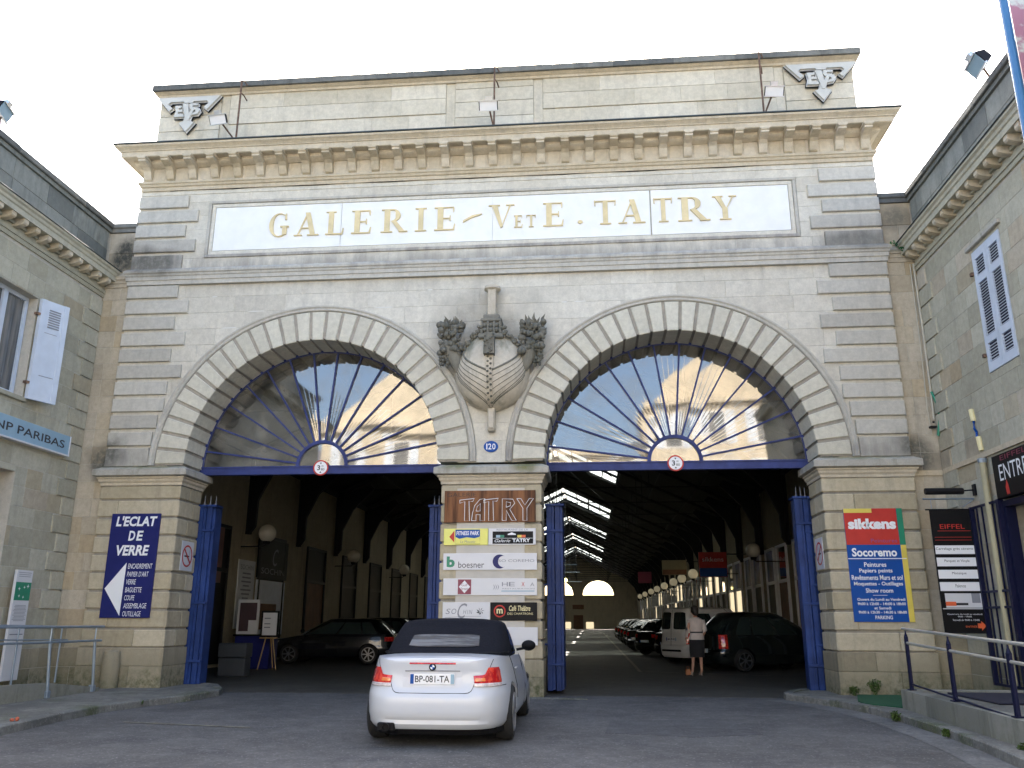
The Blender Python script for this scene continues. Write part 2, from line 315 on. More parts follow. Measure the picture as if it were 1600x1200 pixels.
# frames: wall-plane coordinates (u along, v up, n outward) to world
FAC = lambda u, v, n: (u, -n, v)
LW = lambda u, v, n: (-8.82 + n, u, v)
RW = lambda u, v, n: (8.80 - n, u, v)
def fbox(mb, F, u0, u1, v0, v1, n0, n1, c=0.):
    if c:
        vs = [F(u, v, n0) for v in (v0, v1) for u in (u0, u1)]; vs += [F(u, v, n1 - c) for v in (v0, v1) for u in (u0, u1)]
        vs += [F(u, v, n1) for v in (v0 + c, v1 - c) for u in (u0 + c, u1 - c)]
        return mb.add(vs, [(0, 1, 3, 2), (0, 4, 5, 1), (2, 3, 7, 6), (0, 2, 6, 4), (1, 5, 7, 3), (4, 8, 9, 5), (6, 7, 11, 10), (4, 6, 10, 8), (5, 9, 11, 7), (8, 10, 11, 9)])
    vs = [F(u, v, n) for n in (n0, n1) for v in (v0, v1) for u in (u0, u1)]
    return mb.add(vs, [(0, 2, 3, 1), (4, 5, 7, 6), (0, 1, 5, 4), (2, 6, 7, 3), (0, 4, 6, 2), (1, 3, 7, 5)])
def stoneblock(F, u0, u1, v0, v1, n0, n1, mat, parent, name='stone', c=.006, g=.004):
    return build(name, fbox(MB(), F, u0 + g, u1 - g, v0 + g, v1 - g, n0, n1, c), mat, parent, fix=True)
def text(body, F, u0, u1, v0, v1, n, mat, parent, name='lettering', ext=.0, shear=0., bold=0., rev=False):
    if 1 < len(body) <= 3 and body.isalnum() and v1 - v0 >= .055:
        k = len(body); wt = [.35 if c in 'It1i' else 1. for c in body]; tot = sum(wt) + .2 * (k - 1); x = u0
        for c, q in zip(body, wt):
            wd = (u1 - u0) * q / tot; text(c, F, x, x + wd, v0, v1, n, mat, parent, 'letter', ext, shear, bold, rev); x += wd + .2 * (u1 - u0) / tot
        return
    cu = bpy.data.curves.new('t', 'FONT'); cu.body = body; cu.extrude = ext; cu.shear = shear; cu.offset = bold; cu.resolution_u = 3
    ob = bpy.data.objects.new('t', cu); col.objects.link(ob)
    me = bpy.data.meshes.new_from_object(ob.evaluated_get(bpy.context.evaluated_depsgraph_get())) if False else bpy.data.meshes.new_from_object(ob)
    bpy.data.objects.remove(ob); bpy.data.curves.remove(cu)
    xs = [v.co.x for v in me.vertices]; ys = [v.co.y for v in me.vertices]
    if not xs: return None
    x0, x1, y0, y1 = min(xs), max(xs), min(ys), max(ys); og = ORG[parent.name]
    for v in me.vertices:
        a = (v.co.x - x0) / (x1 - x0); 
        if rev: a = 1 - a
        b = (v.co.y - y0) / max(1e-6, (y1 - y0))
        v.co = Vector(F(u0 + (u1 - u0) * a, v0 + (v1 - v0) * b, n + v.co.z)) - og
    me.materials.clear(); me.materials.append(mat)
    if v1 - v0 < .06: name = 'small_print'
    me.name = name; o = link(bpy.data.objects.new(name, me), parent)
    if v1 - v0 < .06: o['kind'] = 'stuff'
    return o
def rect_sub(rects, hole):
    out = []; hx0, hx1, hz0, hz1 = hole
    for (a, b, c, d) in rects:
        if b <= hx0 or a >= hx1 or d <= hz0 or c >= hz1: out.append((a, b, c, d)); continue
        if a < hx0: out.append((a, hx0, c, d))
        if b > hx1: out.append((hx1, b, c, d))
        m0, m1 = max(a, hx0), min(b, hx1)
        if c < hz0: out.append((m0, m1, c, hz0))
        if d > hz1: out.append((m0, m1, hz1, d))
    return [r for r in out if r[1] - r[0] > .03 and r[3] - r[2] > .03]
def sweep3(mb, x0, x1, yf, yb, prof):                   # closed profile (n, z) mitred round left side, front, right side
    vs = []
    for n, z in prof: vs += [(x0 - n, yb, z), (x0 - n, yf - n, z), (x1 + n, yf - n, z), (x1 + n, yb, z)]
    m = len(prof); fs = []
    for i in range(m):
        j = (i + 1) % m
        for k in range(3): fs.append((i * 4 + k, i * 4 + k + 1, j * 4 + k + 1, j * 4 + k))
    fs += [tuple(i * 4 for i in range(m)), tuple(i * 4 + 3 for i in range(m))[::-1]]
    return mb.add(vs, fs)
def rows(z0, z1, h, top=None):
    out = []; z = z0
    while z < z1 - .05: out.append((z, min(z + h, z1))); z += h
    return out

# ------------------------------------------------------------------ ground
mb = MB(); mb.box(-400, 400, -400, 400, -.5, 0); struct('road', mb, ASPH)
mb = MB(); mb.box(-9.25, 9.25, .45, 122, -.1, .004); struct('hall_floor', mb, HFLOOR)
XYp = lambda p, q, d: (p, q, d)
def pave(name, pts, z=.10):
    mb = MB(); mb.prism(pts, XYp, -.2, z); return struct(name, mb, PAVE)
pl = [(-8.9, 1.2), (-6.15, 1.35), (-5.75, 1.1), (-5.45, .55), (-5.22, .1), (-5.05, -.45), (-5.12, -1.5), (-5.4, -2.4), (-5.58, -3.4), (-5.55, -4.6), (-5.34, -6.2), (-5.1, -9), (-4.9, -13), (-8.9, -13)]
pr = [(9.0, 1.2), (6.05, 1.3), (5.75, .9), (5.5, .35), (5.46, -.02), (5.66, -.42), (6.0, -1.2), (6.24, -2.2), (6.34, -3.3), (6.34, -5.), (6.26, -6.2), (6.10, -7.5), (5.9, -9.5), (5.7, -13), (9.0, -13)]
def kerbs(pts, inner, z=.10, wd=.16):
    # kerb stones along the polyline, each a stone of its own
    par = inner; path = [Vector((p[0], p[1])) for p in pts]; d = []; 
    seg = []; 
    for a, b in zip(path, path[1:]):
        L = (b - a).length; k = max(1, round(L / .9))
        for i in range(k): seg.append((a.lerp(b, i / k), a.lerp(b, (i + 1) / k)))
    cx = par
    for a, b in seg:
        t = (b - a).normalized(); nrm = Vector((-t.y, t.x)); 
        if (Vector(cx) - a).dot(nrm) < 0: nrm = -nrm
        a2, b2 = a + t * .005, b - t * .005; z1 = z + .012 + random.uniform(-.004, .004)
        c = .015; m = MB()
        lo = [a2 - nrm * .006, b2 - nrm * .006, b2 + nrm * wd, a2 + nrm * wd]
        vs = [(p.x, p.y, -.15) for p in lo] + [(p.x, p.y, z1 - c) for p in lo] + [((p + nrm * c * s).x, (p + nrm * c * s).y, z1) for p, s in zip(lo, (1, 1, 0, 0))]
        m.add(vs, [(3, 2, 1, 0), (0, 1, 5, 4), (1, 2, 6, 5), (2, 3, 7, 6), (3, 0, 4, 7), (4, 5, 9, 8), (5, 6, 10, 9), (6, 7, 11, 10), (7, 4, 8, 11), (8, 9, 10, 11)])
        yield m
rp = MB(); rp.prism([(2.2, -3.6), (3.9, -3.3), (4.1, -4.9), (3.2, -5.3), (2.1, -5.0)], XYp, .001, .004); struct('road_patch', rp, gmat('patched_asphalt', (.070, .070, .070), .9, .3))
pav_l = pave('pavement_near_left_wing', pl); pav_r = pave('pavement_near_right_wing', pr)
for m in kerbs(pl[1:-1], (-8, -3)): build('kerb_stone', m, KERB, pav_l)
for m in kerbs(pr[1:-1], (8, -3)): build('kerb_stone', m, KERB, pav_r)
gs = MB(); q_ = pr[4:13]
for (a, b), (c, d) in zip(q_, q_[1:]): gs.add([(a - .42, b, .004), (c - .42, d, .004), (c + .02, d, .004), (a + .02, b, .004)], [(0, 1, 2, 3)])
struct('gutter_strip', gs, gmat('worn_gutter', (.125, .125, .12), .9, .2))
# a strip of worn setts round the middle pier
mb = MB()
sr = thing('paving_setts', 'ring of small worn setts set round the foot of the middle pier', 'paving', (0, -.2, 0))
for i in range(26):
    x = -1.65 + i * .135; m = MB(); m.cbox(x + .004, x + .13, -.34, -.22, -.03, .012 + random.uniform(0, .004), .006); build('sett', m, PAVE, sr)
    if i % 2 == 0 or abs(x) < 1.3:
        m = MB(); m.cbox(x + .03, x + .15, -.21, -.09, -.03, .012 + random.uniform(0, .004), .006); build('sett', m, PAVE, sr)

# ------------------------------------------------------------------ the gallery front
AC, AZ, AR = 3.77, 4.49, 2.68
fac = thing('arcade_building', 'tall pale limestone gallery front with two round arches and gilt lettering', 'building', (0, .5, 0))
def arcpts(cx, r, a0, a1, n): return [(cx + r * math.cos(a0 + (a1 - a0) * i / n), AZ + r * math.sin(a0 + (a1 - a0) * i / n)) for i in range(n + 1)]
out = [(-8.17, AZ)] + arcpts(-AC, AR + .05, math.pi, 0, 48) + arcpts(AC, AR + .05, math.pi, 0, 48) + [(8.17, AZ), (8.17, 8.56), (-8.17, 8.56)]
mb = MB(); mb.prism(out, lambda p, q, d: (p, d, q), .085, .88)
fbox(mb, FAC, -8.17, 8.17, 8.561, 11.5, -.88, -.085); fbox(mb, FAC, -7.97, 7.97, 11.501, 13.42, -.88, -.07)
build('wall', mb, S_MORT, fac)
# field stones between the quoins and round the arches
for (z0, z1) in [(AZ - .02 + 0, 4.92)] + [(4.92 + .371 * i, 5.291 + .371 * i) for i in range(9)] + [(8.259, 8.555)]:
    if z1 > 8.56: z1 = 8.259
    if z0 >= 8.25 and z1 < 8.5: continue
    iv = [(-8.19, 8.19)]; holes = []
    for cx in (-AC, AC):
        d0, d1 = z0 - AZ, z1 - AZ
        if d0 < AR + .06:
            lo = math.sqrt(max(0, (AR + .08) ** 2 - max(d0, 0) ** 2)); hi = math.sqrt(max(0, 3.43 ** 2 - d1 ** 2)) if d1 < 3.43 else None
            if hi is None or lo == 0 or hi < lo: hx = lo
            else: hx = (lo + hi) / 2
            holes.append((cx - hx, cx + hx))
    for h in holes:
        iv2 = []
        for a, b in iv:
            if h[0] > a: iv2.append((a, min(b, h[0])))
            if h[1] < b: iv2.append((max(a, h[1]), b))
        iv = iv2
    for a, b in iv:
        x = a
        while x < b - .05:
            L = random.uniform(.75, 1.35); 
            if b - x - L < .4: L = b - x
            stoneblock(FAC, x, min(b, x + L), z0, z1, -.12, -.06 + random.uniform(-.0015, .0015), S_FIELD, fac, 'stone', .002, .0016); x += L
# upper frieze field
for i, (z0, z1) in enumerate([(8.9, 9.2), (9.2, 9.55), (9.55, 9.9), (9.9, 10.25), (10.25, 10.6), (10.6, 10.95)]):
    segs = [(-8.19, 8.19)] if z1 <= 9.21 or z0 >= 10.59 else [(-8.19, -6.54), (6.54, 8.19)]
    for a, b in segs:
        x = a
        while x < b - .05:
            L = random.uniform(1., 1.7)
            if b - x - L < .6: L = b - x
            stoneblock(FAC, x, min(b, x + L), z0, z1, -.12, -.06, S_FIELD, fac, 'stone', .002, .0016); x += L
m = MB(); rnd = random.Random(21)      # pale repointing smears left on the joints
for k in range(34):
    z = 4.92 + .371 * rnd.randint(2, 9) if k < 26 else rnd.choice((9.2, 10.6)); x = rnd.uniform(-6.3, 6.3)
    if any(abs(math.hypot(x - c_, z - AZ)) < 3.55 for c_ in (-AC, AC)) or abs(x) < 1.3 and z < 8.3: continue
    L = rnd.uniform(.12, .5); pts = [(x, z - .006), (x + L * .5, z - rnd.uniform(.008, .02)), (x + L, z - .004), (x + L * .9, z + rnd.uniform(.006, .02)), (x + L * .3, z + .012)]
    m.prism(pts, lambda p, q, d: FAC(p, q, d), -.07, -.0575)
build('mortar_smears', m, paint('fresh_mortar', (.66, .65, .60), .9), fac)['kind'] = 'stuff'
# quoins
def ringx(z0, z1):
    d = max(0, z0 - AZ); return AC + math.sqrt(3.47 ** 2 - d * d) if d < 3.47 else 0
qz = [(8.259 - .371 * k, 8.259 - .371 * k + .29) for k in range(10)] + [(AZ - .015, AZ + .37)]
for k, (z0, z1) in enumerate(qz):
    inner = 7.03 if k % 2 == 0 else 6.755
    inner = max(inner, ringx(z0, z1) + .01)
    for s in (-1, 1): build('quoin', fbox(MB(), FAC, *sorted((s * 8.2, s * inner)), z0, z1, -.1, 0., .012), S_QUOIN, fac)
for k, (z0, z1) in enumerate([(10.46, 10.76), (10.10, 10.385), (9.735, 10.02), (9.36, 9.655), (8.9, 9.28)]):
    inner = (7.02, 6.755)[k % 2]
    for s in (-1, 1): build('quoin', fbox(MB(), FAC, *sorted((s * 8.2, s * inner)), z0, z1, -.1, 0., .012), S_QUOIN, fac)
# voussoirs and archivolts
NV = 29
for cx in (-AC, AC):
    for i in range(NV):
        a0, a1 = math.pi * i / NV, math.pi * (i + 1) / NV; g = .011 ; yb = .86; c = .014
        def P(r, a, y): return (cx + r * math.cos(a), y, AZ + r * math.sin(a))
        m = MB(); vs = []
        for (y, ri, ro, ga) in ((yb, AR, 3.32, g), (c, AR, 3.32, g), (0., AR + c, 3.32 - c, g + .004)):
            for r in (ri, ro):
                for t in (0, .5, 1): vs.append(P(r, a0 + ga * (3.0 / r) + (a1 - a0 - 2 * ga * (3.0 / r)) * t, y))
        fs = []
        for lv in (0, 6):
            o2 = lv + 6
            for rr in (0, 3):
                for t in (0, 1): fs.append((lv + rr + t, lv + rr + t + 1, o2 + rr + t + 1, o2 + rr + t))
            for t in (0, 2): fs.append((lv + t, lv + 3 + t, o2 + 3 + t, o2 + t))
        for lv in (0, 12):
            for t in (0, 1): fs.append((lv + t, lv + t + 1, lv + 3 + t + 1, lv + 3 + t))
        m.add(vs, fs); build('voussoir', m, S_VOUS, fac)
    m = MB(); vs = []
    for k in range(49):
        a = math.pi * k / 48
        for r in (AR + .035, 3.33):
            for y in (.03, .85): vs.append((cx + r * math.cos(a), y, AZ + r * math.sin(a)))
    build('voussoir_bed', m.add(vs, [(k * 4 + p, k * 4 + q, (k + 1) * 4 + q, (k + 1) * 4 + p) for k in range(48) for p, q in ((0, 1), (1, 3), (3, 2), (2, 0))]), S_JOINT, fac)
    m = MB(); pr_ = [(3.335, .09), (3.335, .012), (3.355, -.012), (3.37, .004), (3.40, .004), (3.43, -.02), (3.46, -.02), (3.475, .02), (3.475, .09)]
    N = 64; vs = []
    for i in range(N + 1):
        a = math.pi * i / N
        for r, y in pr_: vs.append((cx + r * math.cos(a), y, AZ + r * math.sin(a)))
    q = len(pr_); m.add(vs, [(i * q + k, i * q + (k + 1) % q, (i + 1) * q + (k + 1) % q, (i + 1) * q + k) for i in range(N) for k in range(q)] + [tuple(range(q)), tuple(N * q + k for k in range(q))])
    build('archivolt', m, S_QUOIN, fac, smooth=True)
# piers
def pier(x0, x1, grooves, base_top, z0, mat, yb=.98, cap_z=4.28, nb=2):
    m = MB(); m.box(x0 + .035, x1 - .035, .035, yb - .03, z0, cap_z + .1); build('pier_core', m, S_JOINT, fac)
    lv = [base_top] + grooves
    for i in range(len(lv) - 1):
        a, b = lv[i] + .022, lv[i + 1] - .022
        cut = x0 + (x1 - x0) * (.3 if i % 2 else .66) + random.uniform(-.1, .1); cuts = [x0, cut, x1]
        if i % 3 == 2: cuts = [x0, x1]
        for p, q in zip(cuts, cuts[1:]):
            l_ed = p == x0; r_ed = q == x1; ysp = .45 + .18 * (i % 2)
            m = MB(); m.cbox(p + (0 if l_ed else .002), q - (0 if r_ed else .002), 0, ysp, a, b, .016); build('pier_stone', m, mat, fac)
            m = MB(); m.cbox(p + (0 if l_ed else .002), q - (0 if r_ed else .002), ysp + .004, yb, a, b, .016); build('pier_stone', m, mat, fac)
    # plinth stones
    zz = [z0, (z0 + base_top) / 2 + .04, base_top + .0]
    for i in range(2):
        cuts = [x0 - .02, x0 + (x1 - x0) * (.38 if i else .62), x1 + .02]
        for p, q in zip(cuts, cuts[1:]):
            m = MB(); m.cbox(p + .002, q - .002, -.02, yb, zz[i] + (.002 if i else -.1), zz[i + 1] - .002, .008); build('plinth_stone', m, S_BASE, fac)
OG = [.84 + .3666 * k for k in range(1, 9)] + [4.08]
pier(-8.2, -6.45, OG, .84, .08, S_PIER); pier(6.45, 8.2, OG, .84, .08, S_PIER)
pier(-.99, 1.03, [1.02, 1.39, 1.76, 2.125, 2.49, 2.86, 3.24, 3.62, 4.02], .66, -.02, S_PIER)
def cap(x0, x1, z):
    m = MB(); t = .02; pf = [(-.2, z + .21), (.02, z + .20), (.14, z + .135), (.145, z + .13), (.145, z + .01), (.12, z), (.05, z - .012), (-.2, z - .012)]
    vs = []; yb = 1.0
    for n, zz in pf: vs += [(x0 - n, yb + n, zz), (x0 - n, -n, zz), (x1 + n, -n, zz), (x1 + n, yb + n, zz)]
    k = len(pf); m.add(vs, [(i * 4 + e, i * 4 + (e + 1) % 4, ((i + 1) % k) * 4 + (e + 1) % 4, ((i + 1) % k) * 4 + e) for i in range(k) for e in range(4)]); m.box(x0 + .15, x1 - .15, .1, .9, z - .01, z + .21)
    build('cap_moulding', m, S_CAP, fac, smooth=False)
    m = MB(); pf = [(-.15, z - .015), (.075, z - .015), (.075, z - .04), (.05, z - .06), (.045, z - .10), (.03, z - .12), (.015, z - .135), (.01, z - .19), (-.15, z - .19)]; vs = []
    for n, zz in pf: vs += [(x0 - n, yb + n, zz), (x0 - n, -n, zz), (x1 + n, -n, zz), (x1 + n, yb + n, zz)]
    k = len(pf); m.add(vs, [(i * 4 + e, i * 4 + (e + 1) % 4, ((i + 1) % k) * 4 + (e + 1) % 4, ((i + 1) % k) * 4 + e) for i in range(k) for e in range(4)])
    build('cap_necking', m, S_CORN, fac)
cap(-8.2, -6.45, 4.26); cap(6.45, 8.2, 4.26); cap(-.99, 1.03, 4.24 - .03)
# string course
m = MB(); sweep3(m, -8.2, 8.2, 0, .9, [(-.1, 8.94), (.04, 8.93), (.10, 8.87), (.10, 8.82), (.075, 8.80), (.07, 8.76), (.05, 8.74), (.045, 8.66), (.022, 8.655), (.02, 8.56), (-.1, 8.56)]); build('string_course', m, S_QUOIN, fac)
# small mouldings above the frieze
m = MB(); sweep3(m, -8.2, 8.2, 0, .9, [(-.1, 11.13), (.03, 11.13), (.06, 11.10), (.06, 11.06), (.035, 11.045), (.02, 11.0), (-.01, 10.985), (-.01, 10.90), (-.1, 10.90)]); build('frieze_moulding', m, S_CORN, fac)
m = MB(); fbox(m, FAC, -8.2, 8.2, 10.80, 10.90, -.1, -.045); build('frieze_band', m, S_FIELD, fac)
# cable run and clips under the cornice
m = MB(); m.tube([(x * .5, .035 - .008 * abs(math.sin(x)), 10.90 + .01 * math.sin(x * 1.7)) for x in range(-15, 13)], .008, 5); build('cable', m, BLACKI, fac)
# modillion frieze
for k in range(-15, 15):
    x0 = .535 * k + .14; build('frieze_stone', fbox(MB(), FAC, x0, x0 + .255, 11.13, 11.46, -.1, .0, .004), S_CORN, fac)
m = MB(); fbox(m, FAC, -8.18, 8.18, 11.1, 11.6, -.2, -.008); sweep3(m, -8.2, 8.2, 0, .9, [(-.1, 11.60), (.16, 11.60), (.16, 11.53), (.12, 11.50), (.03, 11.46), (-.1, 11.46)]); build('bed_moulding', m, S_CORN, fac)
for k in range(-15, 16):
    x = .535 * k; m = MB()
    pf = [(-.1, 11.57), (.45, 11.57), (.45, 11.505), (.42, 11.49), (.42, 11.45), (.34, 11.43), (.20, 11.40), (.13, 11.34), (.10, 11.25), (.06, 11.17), (.0, 11.135), (-.1, 11.135)]
    m.prism(pf, lambda p, q, d: (x + d, -p, q), -.085, .085); m.box(x - .105, x + .105, -.455, -.0, 11.525, 11.572); build('modillion', m, S_CORN, fac)
m = MB(); sweep3(m, -8.2, 8.2, 0, .9, [(-.1, 11.84), (.40, 11.85), (.495, 11.84), (.485, 11.80), (.44, 11.77), (.40, 11.735), (.395, 11.715), (.37, 11.71), (.365, 11.60), (.34, 11.585), (.33, 11.60), (-.1, 11.60)]); build('cornice', m, S_CORN, fac)
m = MB(); sweep3(m, -8.2, 8.2, 0, .9, [(-.2, 12.02), (.0, 12.0), (.44, 11.885), (.52, 11.875), (.52, 11.85), (-.2, 11.85)]); build('cornice_flashing', m, LEAD, fac)
# attic
def att(a, b, c, d, n1, cuts=1, mat=S_ATTIC):
    for i in range(cuts): stoneblock(FAC, a + (b - a) * i / cuts, a + (b - a) * (i + 1) / cuts, c, d, -.12, n1 + random.uniform(-.001, .001), mat, fac, 'attic_stone', .002, .0018)
for s in (-1, 1):
    for c, d in ((12.0, 12.45), (12.46, 12.85), (12.86, 13.2), (13.21, 13.41)): att(*sorted((s * 7.99, s * 6.5)), c, d, -.02, 2)
    att(*sorted((s * 6.49, s * 6.3)), 12.0, 13.41, -.06)
    att(*sorted((s * 6.3, s * 1.12)), 12.0, 12.585, -.06, 6); att(*sorted((s * 6.28, s * 1.12)), 12.59, 12.99, -.035, 5); att(*sorted((s * 6.28, s * 1.12)), 12.995, 13.41, -.035, 4)
    att(*sorted((s * 1.11, s * .91)), 12.0, 13.41, -.06)
for c, d in ((12.0, 12.45), (12.46, 12.85), (12.86, 13.2), (13.21, 13.41)): att(-.9, .9, c, d, -.035, 2)
m = MB(); sweep3(m, -8.0, 8.0, .05, .9, [(-.2, 13.474), (.145, 13.474), (.145, 13.47), (.10, 13.44), (.06, 13.42), (.05, 13.37), (-.2, 13.37)]); build('coping_moulding', m, S_CORN, fac)
for i in range(12):
    a = -8.16 + i * 1.36; m = MB(); m.cbox(a + .001, a + 1.359, -.155 + random.uniform(-.003, .003), 1.05, 13.475, 13.62 + random.uniform(-.002, .003), .004); build('coping_stone', m, S_COPE, fac)
# inscription frame and plaque
def frame(a, b, c, d, wd, n0, n1, name, mat):
    m = MB()
    fbox(m, FAC, a, b, d - wd, d, n0, n1, .008); fbox(m, FAC, a, b, c, c + wd, n0, n1, .008); fbox(m, FAC, a, a + wd, c + wd, d - wd, n0, n1, .008); fbox(m, FAC, b - wd, b, c + wd, d - wd, n0, n1, .008)
    return build(name, m, mat, fac)
frame(-6.53, 6.53, 9.2, 10.6, .07, -.2, -.03, 'plaque_frame', S_QUOIN); frame(-6.455, 6.455, 9.275, 10.525, .085, -.2, -.055, 'plaque_inner_frame', S_FIELD)
m = MB(); fbox(m, FAC, -6.4, 6.4, 9.3, 10.5, -.15, -.086); build('plaque_bed', m, S_JOINT, fac)
for a, b in ((-6.36, -3.43), (-3.42, -.015), (-.011, 3.415), (3.445, 6.36)): build('plaque_slab', fbox(MB(), FAC, a, b, 9.37, 10.43, -.12, -.062, .004), WHITEM, fac)
# gilt serif lettering
class GL:
    def __init__(s, a, b, z0, z1, n=-.058): s.a, s.b, s.z0, s.z1, s.n = a, b, z0, z1, n; s.m = MB(); s.k = 0
    def T(s, x, y): return s.a + (s.b - s.a) * x, s.z0 + (s.z1 - s.z0) * y
    def poly(s, pts):
        s.k += 1; e = .0006 * s.k; s.m.prism([s.T(*p) for p in pts], lambda p, q, d: FAC(p, q, d), s.n - .01, s.n + .028 + e)
    def bar(s, x0, x1, y0, y1): s.poly([(x0, y0), (x1, y0), (x1, y1), (x0, y1)])
    def dia(s, x0, y0, x1, y1, wd): s.poly([(x0, y0), (x0 + wd, y0), (x1 + wd, y1), (x1, y1)])
    def arc(s, cx, cy, rx, ry, a0, a1, wmax, wmin, N=12, peak=math.pi):
        o, i = [], []
        for k in range(N + 1):
            a = a0 + (a1 - a0) * k / N; wd = wmin + (wmax - wmin) * max(0, math.cos(a - peak)) ** 1.3
            o.append((cx + rx * math.cos(a), cy + ry * math.sin(a))); i.append((cx + (rx - wd) * math.cos(a), cy + (ry - wd * .6) * math.sin(a)))
        for k in range(N): s.poly([o[k], o[k + 1], i[k + 1], i[k]])
def glyph(ch, a, b, z0=9.655, z1=10.215):
    g = GL(a, b, z0, z1); th = .055; st = .2
    if ch == 'G': g.arc(.52, .5, .5, .52, R(50), R(318), .2, .05, 18); g.bar(.70, .90, .08, .42); g.bar(.58, 1.0, .40, .45); g.poly([(.80, .72), (.88, .72), (.86, 1.0), (.80, .93)])
    if ch == 'A': g.dia(.12, .03, .50, 1.0, .05); g.dia(.66, .03, .42, 1.0, .20); g.bar(.27, .68, .30, .345); g.bar(-.02, .32, 0, .04); g.bar(.54, 1.02, 0, .04)
    if ch in 'LE' : g.bar(.16, .16 + st + .08, .02, .98); g.bar(.0, .58 if ch == 'L' else .98, .96 if ch == 'E' else .965, 1.0); g.bar(0, 1.0, 0, .045); g.poly([(.92, .045), (1.0, .045), (1.04, .26), (1.0, .26)])
    if ch == 'E': g.poly([(.92, .96), (.99, .96), (.97, .78), (.94, .78)]); g.bar(.44, .78, .49, .53); g.bar(.76, .81, .40, .62)
    if ch == 'I': g.bar(.3, .72, .03, .97); g.bar(0, 1.02, .96, 1.0); g.bar(0, 1.02, 0, .04)
    if ch == 'R': g.bar(.12, .34, .03, .97); g.bar(0, .48, .96, 1.0); g.bar(-.02, .46, 0, .04); g.arc(.44, .73, .34, .27, R(-90), R(90), .20, .05, 10, 0); g.poly([(.40, .48), (.60, .48), (.96, .03), (.74, .03)]); g.bar(.72, 1.08, 0, .04)
    if ch == 'T': g.bar(.40, .62, .03, .97); g.bar(.02, .98, .955, 1.0); g.bar(.26, .76, 0, .04); g.poly([(0, 1.0), (.05, 1.02), (.07, .78), (.03, .80)]); g.poly([(1.0, 1.0), (.95, 1.02), (.93, .78), (.97, .80)])
    if ch == 'V': g.poly([(.12, .97), (.33, .97), (.56, .06), (.46, .0)]); g.poly([(.82, .97), (.87, .97), (.52, .06), (.48, .0)]); g.bar(-.02, .44, .96, 1.0); g.bar(.68, 1.02, .96, 1.0)
    if ch == 'Y': g.poly([(.10, .97), (.33, .97), (.58, .45), (.42, .45)]); g.poly([(.84, .97), (.90, .97), (.58, .45), (.54, .45)]); g.bar(.40, .62, .03, .47); g.bar(-.02, .44, .96, 1.0); g.bar(.70, 1.03, .96, 1.0); g.bar(.26, .76, 0, .04)
    if ch == '-': g.poly([(0, .30), (.5, .50), (1, .62), (1, .66), (.5, .60), (0, .38)])
    if ch == '.': g.poly([(0, .06), (.5, .0), (1, .06), (1, .14), (.5, .2), (0, .14)])
    return build('letter', g.m, GOLD, fac)
for ch, a, b in (('G', -5.08, -4.62), ('A', -4.48, -3.93), ('L', -3.77, -3.37), ('E', -3.18, -2.75), ('R', -2.50, -1.95), ('I', -1.74, -1.49), ('E', -1.31, -.86), ('V', -.09, .46), ('E', 1.10, 1.53), ('T', 2.21, 2.69), ('A', 2.74, 3.30), ('T', 3.49, 3.90), ('R', 4.02, 4.64), ('Y', 4.76, 5.25)):
    glyph(ch, a, b)
glyph('-', -.67, -.25); glyph('.', 1.85, 1.96, 9.69, 10.1); glyph('E', .46, .64, 9.655, 9.94); glyph('T', .73, .94, 9.655, 9.94)

# link walls between the front and the wings
for s, nm in ((-1, 'left'), (1, 'right')):
    lk = thing('link_wall', 'narrow ochre limestone wall joining the arched front to the %s wing' % ('bank wing on the left' if s < 0 else 'wing with closed shutters'), 'wall', (s * 8.5, .3, 0))
    F2 = lambda u, v, n: (s * (8.2 + u), .115 - n, v)
    m = MB(); fbox(m, F2, -.05, 1.2, 0, 8.9, -.7, -.006); fbox(m, F2, -.05, 1.2, 8.9, 10.03, -.7, -.04); build('wall_core', m, S_MORT, lk)
    z = .1
    while z < 8.5:
        h = .3715; 
        if z + h > 8.5: h = 8.56 - z
        cut = random.choice((None, .22, .38)); cc = [0.004, .64] if cut is None else [.004, cut, .64]
        for a, b in zip(cc, cc[1:]): stoneblock(F2, a, b, z, z + h, -.1, random.uniform(-.002, .003), S_LINK if z > .9 else S_BASE, lk, 'stone', .003, .003)
        z += h
    m = MB(); fbox(m, F2, 0, .62, 8.565, 8.655, -.1, .02); fbox(m, F2, 0, .62, 8.66, 8.74, -.1, .035); fbox(m, F2, 0, .62, 8.745, 8.83, -.1, .06); build('string_course', m, S_LINK, lk)
    for a, b, c, d in ((0, .36, 8.95, 9.42), (.36, .64, 8.95, 9.42), (0, .64, 9.42, 9.93)): stoneblock(F2, a + .004, b, c, d, -.3, -.02, S_PARA if s < 0 and c > 9.5 else S_LINK, lk, 'parapet_stone', .005, .003)
    m = MB(); fbox(m, F2, .0, .7, 10.03, 10.15, -.75, .05, .02); fbox(m, F2, .0, .7, 9.935, 10.028, -.75, .015); build('coping', m, S_COPE, lk)
    m = MB(); fbox(m, F2, 0, .64, 4.10, 4.20, 0, .03); 
    if s > 0: build('ledge', m, S_CORN, lk)

